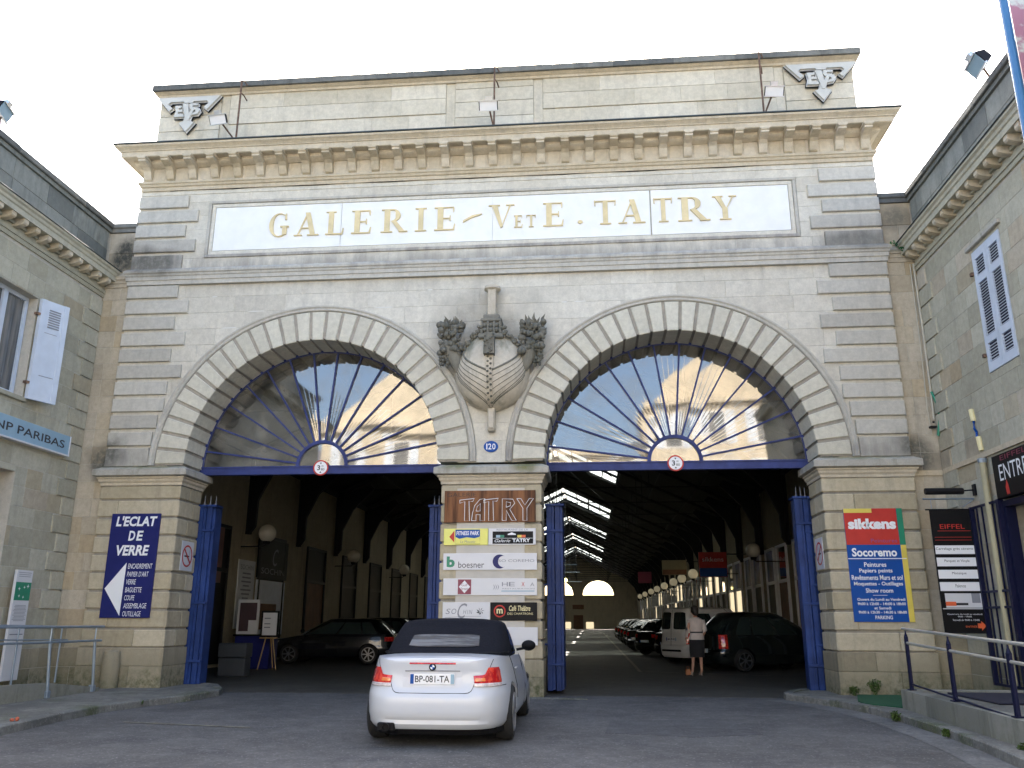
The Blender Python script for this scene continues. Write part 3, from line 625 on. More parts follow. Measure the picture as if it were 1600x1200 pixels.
# ------------------------------------------------------------------ carved ship
def surf(cx, z): return None
sp = thing('carved_ship', 'carved limestone ship seen stern on, bulging between the two arches', 'sculpture', (.02, 0, 6.3))
m = MB(); NU, NVv = 28, 18; vs = []
def hull(u, v):   # u angle -90..90, v 0 top ..1 keel
    z = 7.02 - v * 1.52; wd = .78 * ((.55 + .45 * math.sin(v / .5 * math.pi / 2)) if v < .5 else max(1e-4, 1 - ((v - .5) / .5) ** 2.0) ** .56) 
    wd = max(.03, wd); dp = .62 * (max(.03, wd) / .8) ** .9
    return (.02 + wd * math.sin(u), .04 - dp * math.cos(u), z - .10 * (1 - math.cos(u)) * (1 - v) * -1.2)
for i in range(NVv + 1):
    for k in range(NU + 1): vs.append(hull(R(-90 + 180 * k / NU), i / NVv * .995))
m.add(vs, [(i * (NU + 1) + k, i * (NU + 1) + k + 1, (i + 1) * (NU + 1) + k + 1, (i + 1) * (NU + 1) + k) for i in range(NVv) for k in range(NU)]); build('hull', m, S_SHIP, sp, smooth=True)
for s in (-1, 1):
    for j in range(8):   # planks sweep down and in to the keel
        pts = []
        for t in range(15):
            f = t / 14; u = R(86 - j * 2) * (1 - f) ** 1.0 * (1.02 - .02 * j) + R(3) * f; v0_ = .03 + .075 * j; v = min(.985, v0_ + (min(.97, .42 + .085 * j + .1) - v0_) * f ** .75)
            x, y, z = hull(s * u, v); pts.append((x, y - .004, z))
        mm = MB(); mm.tube(pts, .007 if j else .022, 5); build('plank_edge', mm, S_CARVE, sp)
m = MB(); pts = [hull(0, v / 12) for v in range(13)]
for a, b in zip(pts, pts[1:]):
    wv = .085 if a[2] > 6.3 else .06
    m.add([(.02 - wv, a[1] - .05, a[2]), (.02 + wv, a[1] - .05, a[2]), (.02 + wv, b[1] - .05, b[2] + .0), (.02 - wv, b[1] - .05, b[2]), (.02 - wv, a[1] + .08, a[2]), (.02 + wv, a[1] + .08, a[2]), (.02 + wv, b[1] + .08, b[2]), (.02 - wv, b[1] + .08, b[2])], [(0, 1, 2, 3), (4, 7, 6, 5), (0, 4, 5, 1), (3, 2, 6, 7), (0, 3, 7, 4), (1, 5, 6, 2)])
build('keel', m, S_SHIP, sp)
m = MB()
for k in range(26):
    v = .05 + k * .035; p = hull(0, min(v, .98)); m.sphere((.02 + (.03 if k % 2 else -.03), p[1] - .055, p[2]), .026, 6, 4)
build('keel_ornament', m, S_CARVE, sp)['kind'] = 'stuff'
m = MB(); m.cbox(-.055, .095, -.16, .07, 5.08, 5.60, .02); m.cbox(-.035, .075, -.19, -.15, 5.12, 5.5, .012); build('rudder', m, S_SHIP, sp)
m = MB(); m.lathe([(.17, 8.20), (.18, 8.14), (.12, 8.10), (.085, 8.06), (.075, 7.75), (.11, 7.66), (.12, 7.6), (.10, 7.54)], (.02, -.12, 0), 'z', 14); m.box(-.06, .1, -.24, .06, 7.5, 8.15); build('stern_post', m, S_SHIP, sp, smooth=True)
m = MB(); m.cbox(-.24, .28, -.40, .05, 6.98, 7.08, .02); m.cbox(-.2, .24, -.34, .05, 7.36, 7.44, .02); m.cbox(-.15, .19, -.28, .05, 7.44, 7.54, .02)
m.prism([(-.19, 7.08), (.23, 7.08), (.19, 7.37), (-.15, 7.37)], lambda p, q, d: (p, d, q), -.28, .05)
for x in (-.17, -.045, .085, .21): m.cbox(x - .025, x + .025, -.36, -.1, 7.08, 7.36, .01)
m.prism([(-.09, 6.55), (.13, 6.55), (.11, 7.0), (-.07, 7.0)], lambda p, q, d: (p, d, q), -.70, -.1); build('stern_gallery', m, S_CARVE, sp)
m = MB(); rnd = random.Random(11)
for x in (-.11, .02, .145): m.sphere((x, -.36, 7.27), .042, 8, 6, 1.2); m.sphere((x, -.35, 7.17), .05, 8, 6, 1.)
for k in range(60):
    q = k / 59; sg = 1 if k % 2 else -1; x = .02 + sg * (.20 + .42 * q + rnd.uniform(-.03, .03)); z = 7.22 - .42 * q + rnd.uniform(-.06, .06); m.sphere((x, -.30 + .22 * q - rnd.uniform(0, .08), z), rnd.uniform(.025, .05), 7, 5)
for k in range(14): m.sphere((.02 + rnd.uniform(-.09, .09), -.72, 6.95 - .03 * k), rnd.uniform(.018, .03), 6, 4)
build('carved_garland', m, S_CARVE, sp, smooth=True)['kind'] = 'stuff'
for s in (-1, 1):
    m = MB(); m.lathe([(.06, -.55), (.12, -.4), (.18, -.2), (.22, 0), (.24, .05), (.2, .06)], (0, 0, 0), 'z', 14)
    a = R(28) * s; ca, sa = math.cos(a), math.sin(a); m.v = [(.02 + s * .84 + x * ca - z * sa * -1 * .6, -.18 + y * .8, 6.78 + z * ca + x * sa * .3) for x, y, z in m.v]; build('horn_of_plenty', m, S_CARVE, sp, smooth=True)
    m = MB(); rnd = random.Random(5 + s)
    for k in range(110):
        m.sphere((.02 + s * (.85 + rnd.uniform(-.24, .24)), -.16 - rnd.uniform(0, .2), 6.95 + rnd.uniform(-.28, .42)), rnd.uniform(.03, .075), 7, 5)
    for k in range(45):
        m.sphere((.02 + s * (.97 + rnd.uniform(-.09, .09)), -.2 - rnd.uniform(0, .1), 6.62 + rnd.uniform(-.2, .2)), .036, 7, 5)
    build('carved_fruit', m, S_CARVE, sp, smooth=True)['kind'] = 'stuff'
    m = MB()
    for k in range(34):
        x = .02 + s * (.84 + rnd.uniform(-.2, .22)); z = 7.15 + rnd.uniform(-.1, .2); an = rnd.uniform(-.7, .7); L = rnd.uniform(.12, .24); y = -.08 - rnd.uniform(0, .22)
        dx, dz = math.sin(an) * L, math.cos(an) * L; wx, wz = math.cos(an) * .03, -math.sin(an) * .03
        m.add([(x, y, z), (x + dx * .5 + wx, y - .05, z + dz * .5 + wz), (x + dx, y - .08, z + dz), (x + dx * .5 - wx, y - .05, z + dz * .5 - wz), (x + dx * .5, y + .02, z + dz * .5)], [(0, 1, 2, 3), (0, 3, 4), (3, 2, 4), (2, 1, 4), (1, 0, 4)])
    build('carved_leaves', m, S_CARVE, sp)['kind'] = 'stuff'
# number plate 120
np_ = thing('house_number', 'small oval blue enamel house number 120 below the carved ship', 'sign', (0, .05, 4.79))
m = MB(); m.lathe([(.15, 0), (.15, .012), (.13, .018)], (0, 0, 0), 'y', 24); m.v = [(x, .057 - y, 4.79 + z * .78) for x, y, z in m.v]; build('enamel_oval', m, SBLUE, np_)
text('120', FAC, -.095, .095, 4.73, 4.85, -.036, WTEXT, np_, bold=.01)

# ------------------------------------------------------------------ fanlights
for i, cx in enumerate((-AC, AC)):
    fl = thing('fanlight', 'half-round fanlight with blue glazing bars above the %s' % ('left archway, dark glass on its left' if i == 0 else 'right archway, bright with the house opposite'), 'window', (cx, .88, 4.41), 'fanlights over the archways')
    yg = .87; bz = 4.575
    m = MB(); m.box(cx - 2.74, cx + 2.74, yg - .04, yg + .1, 4.41, bz - .02); m.box(cx - 2.74, cx + 2.74, yg - .06, yg + .03, bz - .02, bz + .01); build('transom_beam', m, BLUEF, fl)
    m = MB(); N = 48; rr = (2.745, 2.66); vs = []
    for k in range(N + 1):
        a = math.pi * k / N
        for r in rr:
            for y in (yg - .025, yg + .05): vs.append((cx + r * math.cos(a), y, AZ + r * math.sin(a)))
    m.add(vs, [(k * 4 + p, k * 4 + q, (k + 1) * 4 + q, (k + 1) * 4 + p) for k in range(N) for p, q in ((0, 1), (1, 3), (3, 2), (2, 0))]); build('arch_frame', m, BLUEF, fl)
    m = MB(); vs = []
    for k in range(25):
        a = math.pi * k / 24
        for r in (.575, .505):
            for y in (yg - .035, yg + .03): vs.append((cx + r * math.cos(a), y, bz + r * math.sin(a)))
    m.add(vs, [(k * 4 + p, k * 4 + q, (k + 1) * 4 + q, (k + 1) * 4 + p) for k in range(24) for p, q in ((0, 1), (1, 3), (3, 2), (2, 0))]); build('hub_ring', m, BLUEF, fl)
    def edge(a):   # from hub centre to arch at angle a
        dz = bz - AZ; b2 = dz * math.sin(a); return -b2 + math.sqrt(b2 * b2 - dz * dz + 2.67 ** 2)
    angs = [math.pi * (k + (.92 if 0 < 1 else 1)) / 15 for k in range(14)]
    angs = [R(10.9 + 12.4 * k) for k in range(14)]
    for a in angs:
        L = edge(a); d = Vector((math.cos(a), 0, math.sin(a))); p = Vector((cx, yg, bz)) + d * .56; q = Vector((cx, yg, bz)) + d * (L + .01); t = Vector((-d.z, 0, d.x)) * .017
        m = MB(); vs = [tuple(pp + tt + Vector((0, yy, 0))) for pp in (p, q) for yy in (-.03, .02) for tt in (-t, t)]
        m.add(vs, [(0, 1, 3, 2), (4, 6, 7, 5), (0, 4, 5, 1), (2, 3, 7, 6), (0, 2, 6, 4), (1, 5, 7, 3)]); build('glazing_bar', m, BLUEF, fl)
    al = [0.] + angs + [math.pi]
    for k in range(15):
        a0, a1 = al[k], al[k + 1]; ns = 4; tilt = random.uniform(-.003, .003); vs = []; fs = []
        for j in range(ns + 1):
            a = a0 + (a1 - a0) * j / ns
            for L in (.54, edge(a)):
                vs.append((cx + L * math.cos(a), yg + .012 + tilt * (j / ns - .5) * 2, bz + L * math.sin(a)))
        for j in range(ns): fs.append((j * 2, j * 2 + 1, j * 2 + 3, j * 2 + 2))
        build('pane', MB().add(vs, fs), FANG, fl, fix=False)
    vs = [(cx, yg + .012, bz)] + [(cx + .54 * math.cos(math.pi * k / 12), yg + .012, bz + .54 * math.sin(math.pi * k / 12)) for k in range(13)]
    build('pane', MB().add(vs, [(0, k, k + 1) for k in range(1, 13)]), FANG, fl, fix=False)
    # height limit sign
    hs = thing('height_limit_sign', 'round red-rimmed 3.80 m height limit sign on the %s beam' % ('left archway' if i == 0 else 'right archway'), 'sign', (cx, .8, 4.52), 'height limit signs')
    def disc(r, y, mat, nm, y2=None):
        mm = MB(); mm.lathe([(r, 0), (r, .006)], (cx, y, 4.535), 'y', 28); return build(nm, mm, mat, hs)
    disc(.168, .80, RED, 'rim'); disc(.138, .795, WTEXT, 'face')
    F3 = lambda u, v, n: (cx + u, .793 - n, 4.535 + v)
    text('3', F3, -.075, -.01, -.055, .055, .003, BTEXT, hs, bold=.02); text('m', F3, .02, .06, .02, .05, .003, BTEXT, hs); text('80', F3, .01, .085, -.06, -.01, .003, BTEXT, hs)
    m = MB(); m.prism([(-.022, .11), (.022, .11), (0, .075)], lambda p, q, d: F3(p, q, d), 0, .003); m.prism([(-.022, -.11), (.022, -.11), (0, -.075)], lambda p, q, d: F3(p, q, d), 0, .003); build('arrow_marks', m, BTEXT, hs)

# ------------------------------------------------------------------ folded blue gates
def gate(x0, x1, ybase, zt, label, hinge, ye=1.25):
    g = thing('folding_gate', label, 'gate', ((x0 + x1) / 2, ybase, .0), 'blue folding gates at the archways')
    n = 2; wdt = (x1 - x0) / n
    for i in range(n):
        a = x0 + i * wdt; dy = .05 * (i % 2)
        m = MB(); m.box(a + .012, a + wdt - .012, ybase + .03 + dy, ybase + ye + dy, .08, zt); 
        m.cbox(a + .002, a + wdt * .62, ybase + dy * .4, ybase + .06 + dy, .06, zt + .01, .008)
        build('leaf', m, BLUE, g)
    for z in (.55, .62 + 1.1, zt - .5):
        m = MB(); m.cbox(x0 + .0, x1 - .0, ybase - .015, ybase + .03, z - .025, z + .025, .006); build('cross_rail', m, BLUE, g)
    m = MB(); m.cbox(x0 - .03, x1 + .03, ybase - .03, ybase + .35, zt, zt + .05, .01); build('top_rail', m, BLUE, g)
    for z in (.95, 2.1, 3.15):
        m = MB(); m.cbox(*sorted((hinge, (x0 + x1) / 2)), ybase + .01, ybase + .07, z - .04, z + .0, .005); build('hinge_strap', m, BLUE, g)
    for k in range(3):
        x = x0 + .08 + k * (x1 - x0 - .16) / 2; m = MB(); m.lathe([(.018, zt + .05), (.024, zt + .08), (.010, zt + .10), (.007, zt + .22), (.002, zt + .27)], (x, ybase + .1 + .05 * k, 0), 'z', 8); build('spike', m, GTEXT, g)
gate(-6.50, -6.13, 1.0, 3.74, 'blue folding gate leaves stacked against the left pier of the left archway', -6.52, .35)
gate(-1.36, -1.02, .75, 3.66, 'blue folding gate leaves stacked left of the middle pier, half hidden', -.95)
gate(1.08, 1.42, .75, 3.66, 'blue folding gate leaves stacked right of the middle pier', .98)
gate(6.14, 6.50, 1.0, 3.80, 'blue folding gate leaves stacked against the right pier by the paint shop board', 6.5, .30)

# ------------------------------------------------------------------ side wings
def wing(F, s, label, openings, seed):
    wg = thing('wing_building', label, 'building', (s * 9.0, -4, 0)); rnd = random.Random(seed)
    # core slab with the openings left out
    core = [(-5.4, .1, 0, 8.98)]
    for o in openings: core = rect_sub(core, (o[0], o[1], o[2], o[3]))
    m = MB()
    for a, b, c, d in core: fbox(m, F, a, b, c, d, -.55, -.0045)
    fbox(m, F, -5.4, .1, 8.98, 9.93, -.5, -.055); build('wall_core', m, S_MORT, wg)
    m = MB(); fbox(m, F, -14, -5.401, 0, 8.98, -.55, 0); build('far_wall', m, S_WING, wg)
    m = MB(); fbox(m, F, -14, .1, 9.3, 9.6, -5, -.56); build('roof', m, LEAD, wg)
    m = MB(); fbox(m, F, -14, .1, 0, 9.3, -4.9, -4.6); build('back_wall', m, S_MORT, wg)
    z = .1; k = 0; h = .3715
    while z < 8.25:
        z1 = min(z + h, 8.33); u = .1; first = True
        while u > -5.4:
            L = rnd.uniform(.42, .78)
            if first: L = (.62, .42)[k % 2]
            a = max(-5.4, u - L); 
            if a < -5.1: a = -5.4
            rs = [(a, u, z, z1)]
            for o in openings: rs = rect_sub(rs, o[:4])
            for (p, q, c, d) in rs:
                mt = S_BASE if z < .8 else (S_LINK if rnd.random() < .1 else S_WING)
                stoneblock(F, p, q, c, d - (.026 if first and .9 < z < 8 else 0), -.1, (.03 if first and z > .9 else 0) + rnd.uniform(-.002, .002), mt, wg, 'stone', .0025, .0045)
            u = a; first = False
        z += h; k += 1
    # mouldings under the cornice
    m = MB(); fbox(m, F, -14, .1, 8.335, 8.42, -.1, .03); fbox(m, F, -14, .1, 8.425, 8.50, -.1, .05); build('architrave', m, S_WING, wg)
    m = MB(); fbox(m, F, -14, .1, 8.505, 8.60, -.1, .012); fbox(m, F, -14, .1, 8.60, 8.655, -.1, .06); build('frieze', m, S_WING, wg)
    kk = -.13
    while kk > -5.6:
        m = MB(); pf = [(-.05, 8.70), (.245, 8.70), (.245, 8.63), (.22, 8.60), (.15, 8.575), (.05, 8.56), (-.05, 8.56)]
        m.prism(pf, lambda p, q, d: F(kk + d, q, p), -.062, .062); build('modillion', m, S_CORN, wg); kk -= .357
    m = MB(); m.prism([(-.1, 8.70), (.27, 8.70), (.275, 8.80), (.30, 8.82), (.31, 8.87), (.345, 8.90), (.35, 8.95), (-.1, 8.97)], lambda p, q, d: F(d, q, p), .1, -14); build('cornice', m, S_WING, wg)
    m = MB(); m.prism([(-.1, 9.02), (.36, 8.965), (.375, 8.952), (.36, 8.94), (-.1, 8.96)], lambda p, q, d: F(d, q, p), .1, -14); build('gutter', m, LEAD, wg)
    for j, (c, d) in enumerate(((9.0, 9.50), (9.50, 9.93))):
        u = .08; 
        while u > -5.4:
            L = rnd.uniform(.8, 1.15) - (.3 if u > 0 and j else 0); a = max(-5.4, u - L)
            if a < -5: a = -5.4
            stoneblock(F, a, u, c, d, -.3, -.04 + rnd.uniform(-.004, .004), S_PARA, wg, 'parapet_stone', .006, .004); u = a
    m = MB(); fbox(m, F, -14, -5.4, 9., 9.93, -.3, -.04); build('far_parapet', m, S_PARA, wg)
    m = MB(); fbox(m, F, -14, .1, 9.935, 10.02, -.5, -.0); build('coping_moulding', m, S_PARA, wg)
    u = .08
    while u > -13.9: fb = fbox(MB(), F, u - 1.1, u - .006, 10.021, 10.15 + rnd.uniform(-.01, .008), -.55, .05, .015); build('coping_stone', fb, S_COPE, wg); u -= 1.1
    m = MB(); fbox(m, F, -5.4, .05, 4.12, 4.21, 0, .035)
    if s > 0: build('ledge', m, S_CORN, wg)
    return wg
lw = wing(LW, -1, 'two-storey limestone wing on the left with the bank sign and open shutter', [(-3.3, -1.98, 5.48, 7.5), (-3.6, -1.83, 0.1, 4.07)], 3)
rw = wing(RW, 1, 'two-storey limestone wing on the right with closed louvred shutters', [(-3.3, -2.28, 5.45, 7.66), (-4.6, -2.12, .3, 4.05)], 4)
# left wing window, shutter, door
m = MB(); wn_ = build('window_frame', (lambda m: (fbox(m, LW, -3.28, -2.0, 5.5, 5.58, -.26, -.18), fbox(m, LW, -3.28, -2.0, 7.42, 7.5, -.26, -.18), fbox(m, LW, -2.08, -2.0, 5.58, 7.42, -.26, -.18), fbox(m, LW, -2.72, -2.60, 5.58, 7.42, -.26, -.17), fbox(m, LW, -3.28, -3.2, 5.58, 7.42, -.26, -.18), m)[-1])(m), SHUT, lw)
build('pane', fbox(MB(), LW, -2.6, -2.08, 5.58, 7.42, -.235, -.22), WGL, wn_); build('pane', fbox(MB(), LW, -3.2, -2.72, 5.58, 7.42, -.235, -.22), WGL, wn_)
build('window_sill', fbox(MB(), LW, -3.35, -1.93, 5.39, 5.475, -.2, .06, .01), S_WING, lw)
def SH(u, v, n):   # open leaf leaning off the wall
    a = R(22); return LW(-1.98 + u * math.cos(a) - 0, v, .07 + u * math.sin(a) + n)
sh = build('shutter', fbox(MB(), SH, 0, .60, 5.46, 7.5, -.03, .02, .004), SHUT, lw)
m = MB(); fbox(m, SH, -.0, .10, 5.46, 7.5, .021, .034); fbox(m, SH, .48, .58, 5.46, 7.5, .021, .034); build('stile', m, SHUT, sh)
m = MB()
for i in range(8): fbox(m, SH, .18, .42, 6.95 + i * .05, 6.975 + i * .05, .021, .030)
build('louvre_slots', m, GTEXT, sh)['kind'] = 'stuff'
build('batten', fbox(MB(), SH, .16, .46, 5.95, 5.965, .021, .024), GTEXT, sh); build('batten', fbox(MB(), SH, .14, .40, 6.83, 6.84, .021, .024), GTEXT, sh)
m = MB(); fbox(m, SH, -.07, .03, 5.75, 5.80, -.04, .03); fbox(m, SH, -.07, .03, 7.15, 7.20, -.04, .03); build('hinge', m, IRON, sh)
m = MB(); fbox(m, LW, -3.6, -1.83, .1, 4.07, -.5, -.38); dr = build('door', m, BROWN, lw)
m = MB(); fbox(m, LW, -3.1, -2.1, .3, 3.0, -.379, -.36); build('door_glass', m, WGL, dr)
m = MB(); fbox(m, LW, -2.08, -2.0, .2, 4.0, -.379, -.33); fbox(m, LW, -3.58, -2.08, 3.05, 3.15, -.379, -.33); build('door_frame', m, WHITEP, dr)
# right wing shutters, door opening
for a, b in ((-2.79, -2.29), (-3.29, -2.80)):
    s_ = build('shutter', fbox(MB(), RW, a, b, 5.46, 7.65, -.05, -.02), SHUT, rw); st = MB()
    for (p, q, c, d) in ((a, a + .09, 5.46, 7.65), (b - .09, b, 5.46, 7.65), (a + .09, b - .09, 5.46, 5.62), (a + .09, b - .09, 5.95, 6.08), (a + .09, b - .09, 7.05, 7.18), (a + .09, b - .09, 7.5, 7.65)): fbox(st, RW, p, q, c, d, -.019, .012)
    build('shutter_frame', st, SHUT, s_); lv = MB()
    for z0, z1 in ((5.62, 5.95), (6.08, 7.05), (7.18, 7.5)):
        z = z0 + .01
        while z < z1 - .03: lv.add([RW(u, v, n) for u in (a + .09, b - .09) for v, n in ((z, .005), (z + .012, .008), (z + .032, -.018), (z + .02, -.02))], [(0, 1, 2, 3), (4, 7, 6, 5), (0, 4, 5, 1), (2, 6, 7, 3), (1, 5, 6, 2), (0, 3, 7, 4)]); z += .05
    build('louvres', lv, SHUT, s_)['kind'] = 'stuff'
    build('louvre_gap', fbox(MB(), RW, a + .09, b - .09, 5.62, 7.5, -.0199, -.0185), NAVYI, s_)
build('drip_moulding', fbox(MB(), RW, -3.4, -2.16, 7.72, 7.80, -.1, .06, .01), S_CAP, rw)
m = MB()
for z in (5.75, 7.25): fbox(m, RW, -2.27, -2.20, z, z + .06, -.02, .05)
build('shutter_hinge', m, IRON, rw)
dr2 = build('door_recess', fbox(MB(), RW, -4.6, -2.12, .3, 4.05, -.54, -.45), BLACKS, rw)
m = MB(); fbox(m, RW, -2.22, -2.13, .36, 3.3, -.1, .06); fbox(m, RW, -3.6, -3.5, .36, 3.3, -.1, .06); fbox(m, RW, -3.5, -2.22, 3.2, 3.3, -.1, .06); build('door_frame', m, NAVYI, rw)
m = MB(); fbox(m, RW, -3.5, -2.55, .5, 3.1, -.4, -.38); build('door_glass', m, WGL, rw)
# gutter pipe and cables on the right wing
dp = thing('drainpipe', 'cream drainpipe beside the dark entrance grille on the right wing', 'pipe', (8.74, -1.72, 2.4))
m = MB(); m.tube([RW(-1.70, 4.09, .08), RW(-1.70, .4, .08)], .055, 10); build('pipe', m, paint('cream_pipe', (.40, .36, .22), .5), dp)
m = MB(); m.lathe([(.07, 4.02), (.08, 4.09), (.06, 4.10)], (8.72, -1.70, 0), 'z', 10); build('pipe_collar', m, GALV, dp)
cb = thing('wall_cables', 'pale cable run down the corner of the right wing ending in a green hose', 'cable', (8.78, .05, 6.5))
m = MB(); m.tube([(8.74, .06, 8.5), (8.75, .06, 7.), (8.74, .06, 5.75), (8.73, .06, 5.2)], .02, 6); m.tube([(8.68, .08, 8.5), (8.67, .08, 6.6), (8.64, .08, 5.4), (8.66, .08, 4.9)], .012, 5); build('cable', m, paint('cream_cable', (.48, .45, .36), .5), cb)
m = MB(); m.tube([(8.74, .03, 5.75), (8.79, -.03, 5.5), (8.80, -.05, 5.25), (8.77, -.02, 5.0), (8.74, .0, 4.86)], .024, 7); build('green_hose', m, GREEN, cb)
m = MB(); m.cbox(8.62, 8.74, -.02, .08, 5.02, 5.06, .004); m.sphere((8.70, .02, 5.14), .025, 7, 5); build('clip', m, BLACKI, cb)
fx = thing('torn_fixture', 'broken yellow and blue conduit end high on the right wing wall', 'pipe', (8.76, -1.58, 4.9))
m = MB(); m.tube([RW(-1.45, 5.02, .03), RW(-1.49, 4.80, .03)], .045, 8); m.tube([RW(-1.58, 4.5, .03), RW(-1.62, 4.25, .03)], .045, 8); build('conduit_end', m, CREAM, fx)
m = MB(); m.tube([RW(-1.49, 4.8, .03), RW(-1.54, 4.66, .06), RW(-1.52, 4.6, .02), RW(-1.57, 4.5, .05)], .022, 6); build('bare_wires', m, SBLUE, fx)
iv = thing('climbing_weed', 'sprig of green weed hanging from the gutter corner of the right wing', 'plant', (8.35, -.1, 8.8))
def leafclump(mb, c, r, n, rnd, sz=.05, flat=1.):
    for _ in range(n):
        d = Vector((rnd.gauss(0, 1), rnd.gauss(0, 1), rnd.gauss(0, 1))).normalized() * r * rnd.random() ** .5; d.z *= flat
        p = Vector(c) + d; a = Vector((rnd.gauss(0, 1), rnd.gauss(0, 1), rnd.gauss(0, .7))).normalized(); b = a.cross(Vector((rnd.random(), rnd.random(), 1))).normalized(); k = sz * rnd.uniform(.6, 1.3)
        mb.add([p - a * k, p + b * k * .5, p + a * k, p - b * k * .5], [(0, 1, 2, 3)])
m = MB(); rnd = random.Random(2)
for t in range(14): leafclump(m, (8.3 + .055 * t, -.12 + .01 * t, 8.93 - .035 * t), .05, 7, rnd, .03)
build('leaves', m, paint('ivy_green', (.01, .12, .04), .7, var=.4), iv)

# rooftop floodlights on wings
def flood(name, label, base, head, aim, mat=LBLUE, s=1., group='floodlights'):
    f = thing(name, label, 'floodlight', base, group)
    hx, hy, hz = head; d = Vector(aim).normalized(); rr_ = d.cross(Vector((0, 0, 1))).normalized(); uu = rr_.cross(d)
    def Fh(u, v, n): q = Vector(head) + rr_ * u + uu * v + d * n; return (q.x, q.y, q.z)
    m = MB(); vs = [Fh(a * .21 * s, b * .11 * s, .0) for b in (-1, 1) for a in (-1, 1)] + [Fh(a * .15 * s, b * .07 * s, -.16 * s) for b in (-1, 1) for a in (-1, 1)]
    m.add(vs, [(0, 1, 3, 2), (4, 6, 7, 5), (0, 4, 5, 1), (2, 3, 7, 6), (0, 2, 6, 4), (1, 5, 7, 3)]); build('housing', m, PLAST, f)
    m = MB(); fbox(m, Fh, -.19 * s, .19 * s, -.095 * s, .095 * s, .001, .012); build('lens', m, mat, f)
    m = MB(); fbox(m, Fh, -.215 * s, .215 * s, -.115 * s, -.095 * s, -.01, .03); fbox(m, Fh, -.215 * s, .215 * s, .095 * s, .115 * s, -.01, .03); build('bezel', m, SILV, f)
    m = MB(); fbox(m, Fh, -.07 * s, .07 * s, .12 * s, .2 * s, -.1, -.02); build('ballast_box', m, SILV, f)
    m = MB(); m.tube([base, Fh(0, -.02, -.08)], .02, 6); build('arm', m, IRON, f); return f
flood('floodlight', 'grey floodlight on the roof edge of the left wing', (-8.85, -3.75, 10.14), (-8.72, -3.85, 10.48), (.9, .25, -.45), s=1.1)
flood('floodlight', 'blue-grey floodlight on the roof edge of the right wing', (8.9, -3.72, 10.14), (8.62, -3.8, 10.42), (-1, .1, -.75), s=1.2)
for x, nm in ((-5.9, 'left end'), (.04, 'middle'), (5.92, 'right end')):
    hx = {-5.9: -6.17, .04: -.04, 5.92: 6.07}[x]
    flood('floodlight', 'white floodlight on a bracket at the %s of the cornice' % nm, (x, -.42, 11.9), (hx, -.72, 12.22), (.08 * (x > 1) - .1 * (x < -1), -.8, -.5), WHITEP)
    rd = thing('lightning_rod', 'rusty iron rod standing against the parapet at the %s of the front' % nm, 'rod', (x, -.25, 12.0), 'iron rods on the parapet')
    m = MB(); m.tube([(x, -.3, 11.95), (x, -.3, 13.52)], .022, 6); build('rod', m, IRON, rd)
    m = MB(); m.tube([(x, -.3, 13.50), (x + .05, -.26, 13.52), (x + .1, -.2, 13.44)], .016, 5); m.tube([(x, -.3, 13.2), (x + .05, -.22, 13.16), (x + .08, -.1, 13.1)], .016, 5); build('stay', m, IRON, rd)

# monograms on the attic
for s, nm in ((-1, 'left'), (1, 'right')):
    cx = -7.23 if s < 0 else 7.27
    em = thing('monogram', 'pale metal winged monogram at the %s end of the attic' % nm, 'emblem', (cx, -.02, 12.8), 'monograms on the attic')
    FE = lambda u, v, n: (cx + u, -.02 - n, 13.24 + v)
    bar = [(-.76, .03), (.76, .03), (.46, -.33), (.38, -.26), (.50, -.15), (.44, -.09), (.12, -.09), (.10, -.13), (-.10, -.13), (-.12, -.09), (-.44, -.09), (-.50, -.15), (-.38, -.26), (-.46, -.33)]
    def grow(p, g): 
        cxx = sum(a for a, _ in p) / len(p); cy = sum(b for _, b in p) / len(p); n = len(p); o = []
        ar = sum(p[i][0] * p[(i + 1) % n][1] - p[(i + 1) % n][0] * p[i][1] for i in range(n)); sg = 1 if ar > 0 else -1
        for i in range(n):
            a, b, c = Vector(p[i - 1]), Vector(p[i]), Vector(p[(i + 1) % n]); e1 = (b - a).normalized(); e2 = (c - b).normalized(); nn = Vector((e1.y + e2.y, -(e1.x + e2.x))) * sg; nn = nn.normalized() if nn.length > 1e-4 else Vector((e1.y, -e1.x)) * sg
            o.append((b + nn * g)[:2])
        return o
    arrow = [(-.05, -.5), (.05, -.5), (.08, -.62), (.18, -.66), (0, -.90), (-.18, -.66), (-.08, -.62)]
    vee = [(-.14, -.16), (.0, -.16), (.04, -.42), (.10, -.30), (.17, -.30), (.04, -.62), (-.02, -.62)]
    ee = [(-.32, -.20), (-.16, -.20), (-.16, -.26), (-.23, -.27), (-.23, -.31), (-.13, -.31), (-.12, -.37), (-.23, -.37), (-.23, -.42), (-.10, -.43), (-.07, -.50), (-.33, -.50), (-.29, -.35)]
    ess = [(.05, -.15), (.25, -.17), (.24, -.21), (.11, -.21), (.11, -.25), (.26, -.28), (.30, -.36), (.24, -.45), (.10, -.47), (.11, -.42), (.20, -.39), (.19, -.34), (.07, -.31), (.03, -.24)]
    for nm2, pl2, k in (('wing_bar', bar, 0), ('arrow', arrow, .002), ('letter_e', ee, .006), ('letter_s', ess, .008), ('letter_v', vee, .014)):
        b_ = build(nm2, (lambda m: m.prism(pl2, lambda p, q, d: FE(p, q, d), .06, .115 + k))(MB()), S_FIELD if False else PANEL if False else CREAM if False else paint('monogram_face_' + nm2 + nm, (.50, .49, .44), .45), em)
        build('edging', (lambda m: m.prism(grow(pl2, .013), lambda p, q, d: FE(p, q, d), .03 + k, .062 + k))(MB()), WHITEP, b_)
        build('dark_backing', (lambda m: m.prism(grow(pl2, .03), lambda p, q, d: FE(p, q, d), .0 + k, .028 + k))(MB()), BLACKI, b_)

